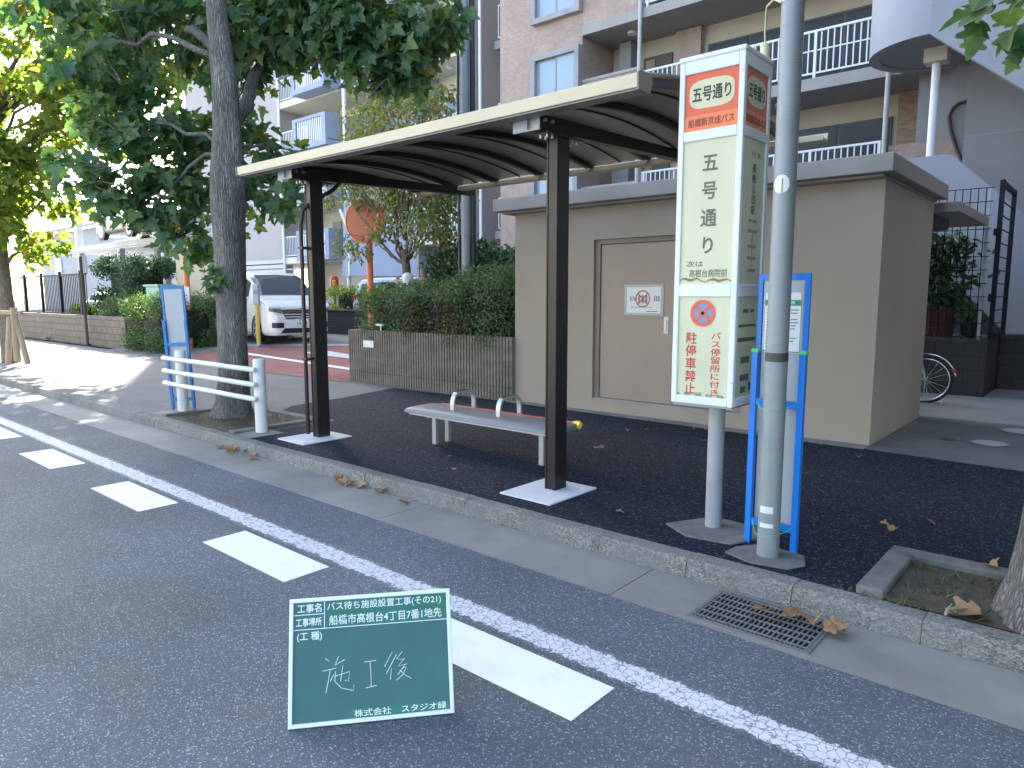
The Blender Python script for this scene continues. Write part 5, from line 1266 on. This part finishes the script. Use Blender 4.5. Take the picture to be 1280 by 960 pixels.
MB().box(-34.5, -25.3, 10.9, 12.6, zd - .2, zd).build('deck', 'deck_grey', pd); MB().box(-34.5, -25.3, 10.86, 10.899, zd - .14, zd + .06).build('deck_edge', 'deck_white', pd)
for xx in (-33.8, -29.5, -25.6):
    for yy in (11.0, 12.4): MB().box(xx - .13, xx + .13, yy - .1, yy + .1, ZL, 3.42).build('column', 'deck_grey', pd)
m = MB(); m.box(-33.95, -33.65, 10.85, 11.1, 3.69, 4.8); m.box(-34.1, -29.6, 10.8, 11.1, 4.8, 5.0); m.box(-34.1, -29.6, 10.8, 12.6, 5.0, 5.08); m.build('stair_canopy', 'deck_white', pd)
m = MB()
for q in range(6): m.box(-34.4, -25.4, 12.55, 12.59, zd + .1 + .22 * q, zd + .22 + .22 * q)
m.build('slatted_screen', 'louvre', pd)
hs = thing('distant_house', 'pale distant house wall standing behind the parking deck', 'house', (-60, 24, 0))
MB().box(-78, -54, 22, 34, 0, 7.2).build('wall', 'house_pale', hs); MB().prism([(-79, 21.5, 7.2), (-53, 21.5, 7.2), (-53, 28, 9.4), (-79, 28, 9.4)], (0, 0, .25)).build('roof', 'slab', hs); m = MB()
for xx in (-74, -68, -62, -57): m.box(xx, xx + 1.6, 21.9, 21.99, 3.5, 5)
m.build('window', 'glass', hs)
shrub('clipped_hedge', 'clipped block of hedge beside the pavement in front of the orange pole', 'hedge', [(-19.9, 8.75, .86, 1.15, 1.05, .76, .55)], 14000, .07, 'leaf_hedge', 21)
shrub('clipped_hedge', 'tall flat topped hedge block behind the brown block wall', 'hedge', [(-24.6, 9.6, 2.05, 1.6, .8, .8, .6)], 12000, .09, 'leaf_dark', 22)
shrub('bush', 'low rounded bush spilling over the brown block wall', 'bush', [(-23.3, 8.9, 1.15, 1.35, .7, .5, .1)], 7000, .08, 'leaf_hedge', 23)
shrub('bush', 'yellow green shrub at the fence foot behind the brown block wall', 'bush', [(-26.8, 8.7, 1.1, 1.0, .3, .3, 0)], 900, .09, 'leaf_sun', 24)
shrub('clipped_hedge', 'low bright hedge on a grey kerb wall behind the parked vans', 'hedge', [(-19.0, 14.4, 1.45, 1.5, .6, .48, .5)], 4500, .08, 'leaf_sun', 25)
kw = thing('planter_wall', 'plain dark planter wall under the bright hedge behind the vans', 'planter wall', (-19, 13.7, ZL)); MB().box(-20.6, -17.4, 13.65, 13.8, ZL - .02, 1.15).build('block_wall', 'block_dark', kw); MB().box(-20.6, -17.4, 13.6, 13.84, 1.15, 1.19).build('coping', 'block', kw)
cb = thing('cabinet', 'pale green cabinet standing between the clipped hedges', 'cabinet', (-21.7, 9.2, .9)); ca = aD(199, 366, 21)
MB().box(ca[0] - .45, ca[0] + .45, ca[1] - .2, ca[1] + .2, .1, 1.9).build('case', 'cabinet', cb, bevel=.02); MB().box(ca[0] - .5, ca[0] + .5, ca[1] - .25, ca[1] + .25, 1.9, 1.96).build('lid', 'cabinet', cb)
cl = thing('gate_pillar', 'wide beige rendered gate wall behind the orange pole', 'wall', (-20.8, 9.9, .2)); MB().box(-22.0, -19.72, 9.75, 10.0, .1, 3.0).build('wall', 'beige', cl); MB().box(-22.05, -19.68, 9.7, 10.05, 3.0, 3.08).build('coping', 'slab', cl)
od = aD(238, 433, 19.3); ob = thing('orange_pole', 'orange pole with a small white notice plate beside the clipped hedge', 'pole', (od[0], od[1], .15))
MB().tube([(od[0], od[1], .15), (od[0], od[1], 3.2)], .075, 12).build('post', 'orange', ob)
pf = MB().obox((od[0] + .03, od[1] - .1, 1.62), (.756, .655, 0), (-.655, .756, 0), FZ, .28, .01, .5).build('plate', 'paper', ob)
tc_ = np.array([od[0] + .03, od[1] - .1, 1.62]) - np.array([-.655, .756, 0]) * .006
text('止', 'lettering', 'ink_red', pf, tc_, (.756, .655, 0), FZ, .18, .18, .02, .002)
lb = thing('ground_sign', 'little white and blue plate low on the ground by the orange pole', 'sign', (od[0] + .3, od[1] - .35, .1)); MB().obox((od[0] + .25, od[1] - .3, .25), (.756, .655, 0), (-.655, .756, 0), FZ, .26, .02, .2).build('plate', 'paper', lb)
MB().obox((od[0] + .25 + .0085, od[1] - .3 - .0098, .22), (.756, .655, 0), (-.655, .756, 0), FZ, .24, .004, .07).build('blue_band', 'blue', lb); MB().obox((od[0] + .25, od[1] - .3, .12), (.756, .655, 0), (-.655, .756, 0), FZ, .03, .02, .1).build('stake', 'steel', lb)
yp = aD(323, 428, 19.0); yt = thing('ticket_post', 'slim yellow post with a grey sensor box in front of the white van', 'post', (yp[0], yp[1], zs(yp[1])))
MB().tube([(yp[0] + .03, yp[1], zs(yp[1])), (yp[0], yp[1], 1.4)], .06, 10).build('post', 'yellow', yt); MB().obox((yp[0], yp[1], 1.66), (.756, .655, 0), (-.655, .756, 0), FZ, .15, .14, .54).build('sensor_box', 'deck_grey', yt, bevel=.015)
MB().obox((yp[0] + .052, yp[1] - .06, 1.72), (.756, .655, 0), (-.655, .756, 0), FZ, .1, .01, .1).build('display', 'print', yt); MB().box(yp[0] - .1, yp[0] + .25, yp[1] - .15, yp[1] + .15, zs(yp[1]) - .03, zs(yp[1]) + .04).build('base', 'blue_fade', yt, bevel=.01)
rb_ = aD(418, 352, 25); rt = thing('red_box', 'small round topped red box on a post behind the shelter', 'box', (rb_[0], rb_[1], ZL))
MB().cyl((rb_[0], rb_[1]), .04, ZL, rb_[2] - .2, 8).build('post', 'darkwall', rt); MB().tube([(rb_[0], rb_[1], rb_[2] - .2), (rb_[0], rb_[1], rb_[2] + .12), (rb_[0], rb_[1], rb_[2] + .2)], [.15, .15, .08], 16).build('box', 'red_box', rt); MB().obox((rb_[0] + .14, rb_[1] - .12, rb_[2] - .04), (.756, .655, 0), (-.655, .756, 0), FZ, .1, .06, .18).build('mark', 'yellow_plastic', rt)

# ================================================================ trees
def limb_pts(a, b, r, n=6, wob=.06):
    a, b = np.array(a, float), np.array(b, float); L = np.linalg.norm(b - a)
    return [tuple(a + (b - a) * i / n + (r.normal(0, wob * L / 3, 3) if 0 < i < n else 0) + np.array([0, 0, .1 * L * math.sin(math.pi * i / n)])) for i in range(n + 1)]
def crown(name, root, clumps, m_, shape, size, seed, drop=.5):
    """clumps: (centre, radius, leaves)"""
    r = np.random.default_rng(seed); P, B, Nn = [], [], []
    for c, rad, n in clumps:
        k = max(3, n // 9)
        d = r.normal(0, 1, (k, 3)); d /= np.linalg.norm(d, axis=1, keepdims=True); tw = np.array(c) + d * (rad * r.uniform(.25, 1, k) ** .6)[:, None] * np.array([1, 1, .75])
        idx = r.integers(0, k, n); p = tw[idx] + r.normal(0, .11 * rad + .05, (n, 3))
        out = p - np.array(c); b = out / (np.linalg.norm(out, axis=1, keepdims=True) + 1e-6) + r.normal(0, .55, (n, 3)) + np.array([0, 0, -drop])
        P.append(p); B.append(b); Nn.append(r.normal(0, .5, (n, 3)) + np.array([0, -.35, .4]) + .8 * out / (np.linalg.norm(out, axis=1, keepdims=True) + 1e-6))
    P, B, Nn = np.vstack(P), np.vstack(B), np.vstack(Nn)
    return leaf_mesh(name, P, B, Nn, r.uniform(.55, 1.1, len(P)) * size, shape, m_, root)
# the street tree behind the guardrail
tr = thing('street_tree', 'broad leaved street tree with thick ridged trunk behind the guardrail', 'tree', (-8.2, 4.35, S))
TY = 4.35; r = np.random.default_rng(3)
tp = [aY(291, 530, TY), aY(293, 470, TY), aY(291, 400, TY), aY(288, 330, TY), aY(284, 260, TY), aY(284, 215, TY), aY(283, 160, TY), aY(281, 100, TY), aY(274, 40, TY), aY(268, -30, TY), aY(262, -150, TY), aY(262, -260, TY)]
tr_r = [.225, .178, .172, .175, .2, .2, .155, .14, .12, .105, .08, .04]
pts, rad = [], []
tp = np.array(tp); tp[0][2] = S - .02; u = np.linspace(0, len(tp) - 1, 60)
for q in u: pts.append([np.interp(q, range(len(tp)), tp[:, i]) for i in range(3)]); rad.append(np.interp(q, range(len(tp)), tr_r))
rows = []
for p, rr_, q in zip(pts, rad, u):
    row = []
    for k_ in range(26):
        a = 2 * math.pi * k_ / 26; fl = 1 + .05 * math.sin(3 * a + q) + .03 * math.sin(7 * a + 2 * q) + (.22 * max(0, 1 - q * 2.2) * (1 + .6 * math.sin(5 * a)))
        row.append((p[0] + rr_ * fl * math.cos(a), p[1] + rr_ * fl * math.sin(a), p[2]))
    rows.append(row)
MB().grid(rows, close=True).build('trunk', 'bark', tr)
limbs = []
def D(px, py, d): return aD(px, py, d)
clumps = []
for (px, py, d, rad_, n) in (
    (130, 20, 9.0, .75, 420), (205, 45, 9.4, .75, 420), (110, 75, 8.6, .5, 190), (60, 10, 9.0, .6, 220), (165, 95, 9.0, .35, 110), (245, 20, 9.9, .7, 330), (160, -60, 9.5, 1.0, 500),
    (135, 135, 8.9, .5, 200), (190, 150, 9.1, .55, 260), (235, 175, 9.6, .5, 220), (110, 165, 8.8, .3, 70), (165, 185, 9.0, .35, 110),
    (90, 215, 8.8, .32, 90), (150, 222, 9.0, .48, 230), (210, 238, 9.3, .5, 280), (175, 258, 9.1, .36, 150), (232, 300, 9.4, .36, 170), (115, 245, 8.8, .26, 70), (245, 230, 9.6, .4, 150),
    (300, 40, 9.2, .6, 300), (340, 30, 9.0, .6, 330), (400, 20, 8.8, .6, 340), (455, 30, 8.6, .55, 320), (505, 60, 8.5, .42, 200), (470, 85, 8.6, .38, 160), (425, 50, 8.7, .38, 150), (540, 25, 8.5, .38, 150), (520, 100, 8.5, .2, 40), (300, 105, 9.3, .38, 100), (280, 165, 9.3, .35, 110), (500, -50, 8.8, .8, 350), (380, -60, 9.2, 1.0, 450),
    (330, 190, 9.0, .16, 14), (350, 205, 9.0, .16, 14), (335, 160, 9.2, .18, 16), (365, 195, 8.8, .14, 9), (385, 205, 8.7, .1, 5),
    (325, 240, 9.0, .22, 40), (350, 245, 8.8, .2, 34), (372, 240, 8.7, .16, 22), (362, 262, 8.6, .1, 8), (318, 285, 9.3, .12, 8), (310, 205, 9.2, .2, 24)):
    c = D(px, py, d); clumps.append((c, rad_ * (.85 if px < 260 else 1), int(n * (.62 if px < 260 else 1.1))))
big = []
for i in range(12):
    a = r.uniform(0, 2 * math.pi); rr_ = r.uniform(.3, 3.4); big.append((np.array([-8.4 + rr_ * math.cos(a), 4.3 + rr_ * math.sin(a), r.uniform(5.9, 9.0) - .12 * rr_]), .85, 130))  # crown above the frame, put in for its shade
crown('crown', tr, clumps + big, 'leaf', LOBED, .185, 31)
m = MB()
fork = np.array(aY(282, 190, TY)); mid = np.array(aY(280, 75, TY)); hi = np.array(aY(268, -20, TY))
for a, b, r0 in ((np.array(aY(288, 225, TY)), D(330, 75, 9.3), .115), (mid, D(222, 45, 9.3), .075), (D(222, 45, 9.3), D(160, 10, 9.2), .04), (D(226, 62, 9.3), D(262, 5, 9.5), .05), (D(330, 70, 9.2), D(450, 20, 8.7), .05), (D(330, 70, 9.2), D(350, -40, 9.2), .06), (fork, D(200, 250, 9.3), .03), (fork, D(150, 160, 9.0), .03), (mid, D(110, 60, 8.8), .04), (fork, D(350, 190, 9.0), .02), (fork, D(340, 235, 8.9), .016), (hi, D(160, -60, 9.5), .06), (hi, D(400, -60, 9), .06), (D(450, 20, 8.7), D(520, 60, 8.5), .025), (D(450, 20, 8.7), D(460, 85, 8.6), .02)):
    lp2 = limb_pts(a, b, r); m.tube(lp2, list(np.linspace(r0, r0 * .45, len(lp2))), 8)
for c, rad_, n in clumps[:30]:
    for k_ in range(3):
        e = np.array(c) + r.normal(0, rad_ * .5, 3); s_ = np.array(c) + (fork - np.array(c)) * .25; lp2 = limb_pts(s_, e, r, 4); m.tube(lp2, list(np.linspace(.012, .004, len(lp2))), 5, cap=False)
for c, rad_, n in big[::2]: lp2 = limb_pts(hi + np.array([0, 0, .5]), c, r); m.tube(lp2, list(np.linspace(.06, .02, len(lp2))), 6)
m.build('branches', 'bark', tr)
iv = [aY(284, 342, TY), aY(276, 350, TY), aY(292, 348, TY), aY(284, 360, TY)]
P = np.vstack([np.array(c) + np.array([.1, -.22, 0]) + r.normal(0, .05, (14, 3)) * np.array([1.2, .4, 1]) for c in iv])
leaf_mesh('trunk_sprouts', P, r.normal(0, 1, (len(P), 3)) + np.array([0, -1, -.3]), r.normal(0, .4, (len(P), 3)) + np.array([0, -.5, 1]), .09, LOBED, 'leaf', tr)
# farther street tree, sunlit, staked
t2 = thing('street_tree', 'sunlit yellow green street tree with staked trunk beyond the guardrail', 'tree', (-19.4, 4.7, S))
m = MB(); m.tube([(-19.4, 4.7, S), (-19.45, 4.7, 1.5), (-19.5, 4.7, 3), (-19.5, 4.7, 6.5)], [.2, .16, .14, .06], 14); m.build('trunk', 'bark_pale', t2)
r2 = np.random.default_rng(8); cl2 = []
for i in range(46):
    z_ = r2.uniform(2.7, 9.2); a = r2.uniform(0, 2 * math.pi); mx = 2.4 if z_ > 5.4 else 1.6; rr_ = mx * math.sqrt(r2.uniform(.05, 1)); cl2.append((np.array([-19.3 + rr_ * math.cos(a), (5.6 if z_ > 5.4 else 4.3) + rr_ * math.sin(a), z_]), .55, 190))
for i in range(14): cl2.append((np.array([r2.uniform(-21, -17), r2.uniform(6, 8), r2.uniform(6.3, 8.4)]), .7, 200))  # extra upper clumps added to shade the near road
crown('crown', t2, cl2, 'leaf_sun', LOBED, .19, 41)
m = MB()
for c, rad_, n in cl2[::2]: lp2 = limb_pts((-19.5, 4.7, min(5.5, max(2.2, c[2] - 1.2))), c, r2); m.tube(lp2, list(np.linspace(.05, .015, len(lp2))), 6)
m.build('branches', 'bark_pale', t2)
sk = thing('tree_stake', 'timber stake frame holding up the sunlit street tree', 'tree support', (-19.2, 4.6, S))
sa = lambda px, py: aD(px, py, 15.3)
m = MB(); m.tube([tuple(sa(22, 452)), tuple(sa(17, 385))], .07, 10); m.tube([tuple(sa(35, 455)), tuple(sa(18, 392))], .06, 10); m.tube([tuple(sa(10, 455)), tuple(sa(12, 396))], .06, 10); m.build('stakes', 'timber', sk)
MB().tube([tuple(sa(-25, 390)), tuple(sa(27, 391))], .045, 10).build('crossbar', 'timber', sk)
# near tree at the right edge: trunk foot, a few hanging leaves, added foliage out of view
t3 = thing('street_tree', 'street tree trunk foot standing in the grassy soil pit beside the drain grate', 'tree', (-.17, 4.15, S))
bx, by = aZ(1262, 790, S)[:2]; bx += .13; by += .2; rows = []
for i in range(30):
    q = i / 29; z_ = S - .02 + q * 6.2; rr_ = .165 + .10 * math.exp(-z_ * 5) - .012 * z_
    rows.append([(bx + .03 * z_ + rr_ * (1 + .06 * math.sin(3 * a + z_) + .14 * math.exp(-z_ * 5) * math.sin(5 * a)) * math.cos(a), by + .02 * z_ + rr_ * (1 + .06 * math.sin(3 * a + z_)) * math.sin(a), z_) for a in np.linspace(0, 2 * math.pi, 27)[:-1]])
MB().grid(rows, close=True).build('trunk', 'bark', t3)
r3 = np.random.default_rng(77); cl3 = []
for i in range(16):
    a = r3.uniform(0, 2 * math.pi); rr_ = r3.uniform(.3, 2.2); cl3.append((np.array([bx + .5 + rr_ * math.cos(a) * .6, by + .4 + rr_ * math.sin(a), r3.uniform(5.0, 7.5)]), .8, 110))
for i in range(200): cl3.append((np.array([r3.uniform(1.4, 7.0), r3.uniform(-1.5, 7.4), r3.uniform(2.1, 7.3)]), .9, 180))  # foliage mass added out of view to hold back sky light
c4 = [(aD(1255, 5, 4.2), .07, 6), (aD(1275, 30, 4.2), .05, 5), (aD(1290, 20, 4.2), .2, 30), (aD(1283, 75, 4.2), .04, 3)]
crown('crown', t3, cl3 + c4, 'leaf', LOBED, .17, 52)
m = MB(); lp2 = limb_pts((bx + .15, by, 5.2), aD(1285, 0, 4.2), r3); m.tube(lp2, list(np.linspace(.05, .008, len(lp2))), 6)
for c, rad_, n in cl3: lp2 = limb_pts((bx + .15, by + .1, 4.8), c, r3); m.tube(lp2, list(np.linspace(.05, .015, len(lp2))), 6)
m.build('branches', 'bark', t3)
# small autumn tree behind the hedge
t4 = thing('garden_tree', 'small autumn tree with red and yellow leaves growing behind the hedge', 'tree', (-10.85, 9.3, .93))
q = lambda px, py, Y=9.3: aY(px, py, Y)
m = MB(); m.tube([tuple(q(510, 440)), tuple(q(509, 380)), tuple(q(508, 335)), tuple(q(505, 312))], [.13, .1, .085, .07], 10); m.build('trunk', 'bark_pale', t4)
r4 = np.random.default_rng(6); m = MB(); cl4 = []
for (px, py, rad_, n) in ((460, 150, .55, 200), (490, 125, .45, 170), (530, 140, .5, 190), (445, 185, .4, 120), (555, 165, .4, 120), (480, 170, .55, 220), (520, 180, .5, 180), (440, 235, .4, 90), (470, 245, .55, 220), (505, 240, .6, 260), (540, 255, .55, 220), (565, 240, .45, 140), (430, 305, .3, 50), (450, 312, .25, 36), (530, 290, .45, 130), (560, 285, .35, 90), (408, 250, .25, 40), (480, 210, .5, 200), (530, 215, .5, 200), (430, 215, .4, 110), (475, 285, .3, 60), (500, 200, .55, 200), (555, 205, .4, 120), (545, 120, .3, 60)):
    c = q(px, py, 9.3 + r4.normal(0, .45)); cl4.append((c, rad_, int(n * 2.6)))
    lp2 = limb_pts(q(506, 330 if py > 200 else 300), c, r4, 7, .12); m.tube(lp2, list(np.linspace(.026, .005, len(lp2))), 6)
m.build('branches', 'bark_pale', t4)
crown('crown', t4, cl4, 'leaf_autumn', OVAL, .115, 61, .8)
ts = thing('tree_stake', 'short timber stake frame holding the small autumn tree behind the hedge', 'tree support', (-10.6, 9.1, .93))
m = MB(); m.tube([tuple(q(495, 352, 9.1)), tuple(q(532, 350, 9.1))], .045, 8); m.build('crossbar', 'timber', ts); m = MB(); m.tube([tuple(q(531, 372, 9.1)), tuple(q(528, 335, 9.1))], .045, 8); m.tube([tuple(q(497, 380, 9.1)), tuple(q(497, 346, 9.1))], .04, 8); m.build('stakes', 'timber', ts)

# ================================================================ fallen leaves, twig
def fallen(px, py, z, size, label, group, seed, lift=.01):
    r = np.random.default_rng(seed); p = aZ(px, py, z); p[2] += lift
    b = np.array([[math.cos(seed * 1.7), math.sin(seed * 1.7), r.uniform(-.1, .25)]]); n = np.array([[r.normal(0, .22), r.normal(0, .22), 1]])
    o = leaf_mesh('fallen_leaf', [p], b, n, size, LOBED, 'dead_leaf', None, tuple(p), fold=r.uniform(.3, .9), curl=r.uniform(-.5, .3))
    return tag(o, label, 'leaf', group)
for i, (px, py, z, s_) in enumerate(((958, 768, .02, .11), (966, 774, .02, .09), (985, 775, .02, .08), (1003, 776, .02, .09), (1018, 780, .02, .11), (1030, 790, .02, .1), (1048, 792, .02, .1), (1056, 796, .01, .08))):
    fallen(px, py, z, s_, 'curled brown dry leaf lying at the kerb on or beside the drain grate', 'dry leaves at the drain grate', 10 + i, .022)
for i, (px, py) in enumerate(((278, 560), (284, 563), (290, 565), (297, 563), (304, 566), (283, 567), (315, 572), (322, 574), (255, 549))):
    fallen(px, py, .006, .09, 'small dry leaf heaped in the gutter near the street tree', 'dry leaves in the gutter near the tree', 40 + i)
for i, (px, py) in enumerate(((420, 602), (430, 606), (441, 606), (448, 609), (474, 617), (510, 631))):
    fallen(px, py, .006, .1, 'dry leaf lying in the gutter in front of the shelter', 'dry leaves in the gutter at the shelter', 60 + i)
for i, (px, py) in enumerate(((800, 526), (812, 527), (850, 531), (862, 533), (870, 536), (880, 537), (892, 539), (1026, 557), (786, 538), (806, 538), (745, 561), (755, 560), (500, 564), (560, 572), (568, 588), (880, 552), (1100, 656), (1112, 665), (1168, 657), (1074, 572), (770, 640))):
    fallen(px, py, S, .06 if px > 600 else .045, 'small dry leaf scattered on the fresh dark asphalt', 'small dry leaves on the fresh asphalt', 80 + i, .006)
for i, (px, py) in enumerate(((60, 424), (118, 431), (125, 431), (146, 434), (155, 435), (64, 425))):
    fallen(px, py, S, .2, 'orange dry leaf at the foot of the brown block wall', 'dry leaves under the block wall', 120 + i)
fallen(1226, 773, S, .17, 'single large tan leaf lying on the soil beside the near tree trunk', None, 150, .02)
fallen(1235, 716, S, .08, 'small brown leaf on the far edging of the near tree pit', None, 151, .05)
tw_ = thing('twig', 'pale broken twig lying on the soil of the near tree pit', 'twig', tuple(aZ(1180, 762, S + .02)))
MB().tube([tuple(aZ(1182, 768, S + .03)), tuple(aZ(1184, 761, S + .035)), tuple(aZ(1212, 760, S + .03))], [.006, .007, .005], 8).tube([tuple(aZ(1184, 761, S + .03)), tuple(aZ(1190, 755, S + .04))], .004, 6).build('stem', 'twig', tw_)
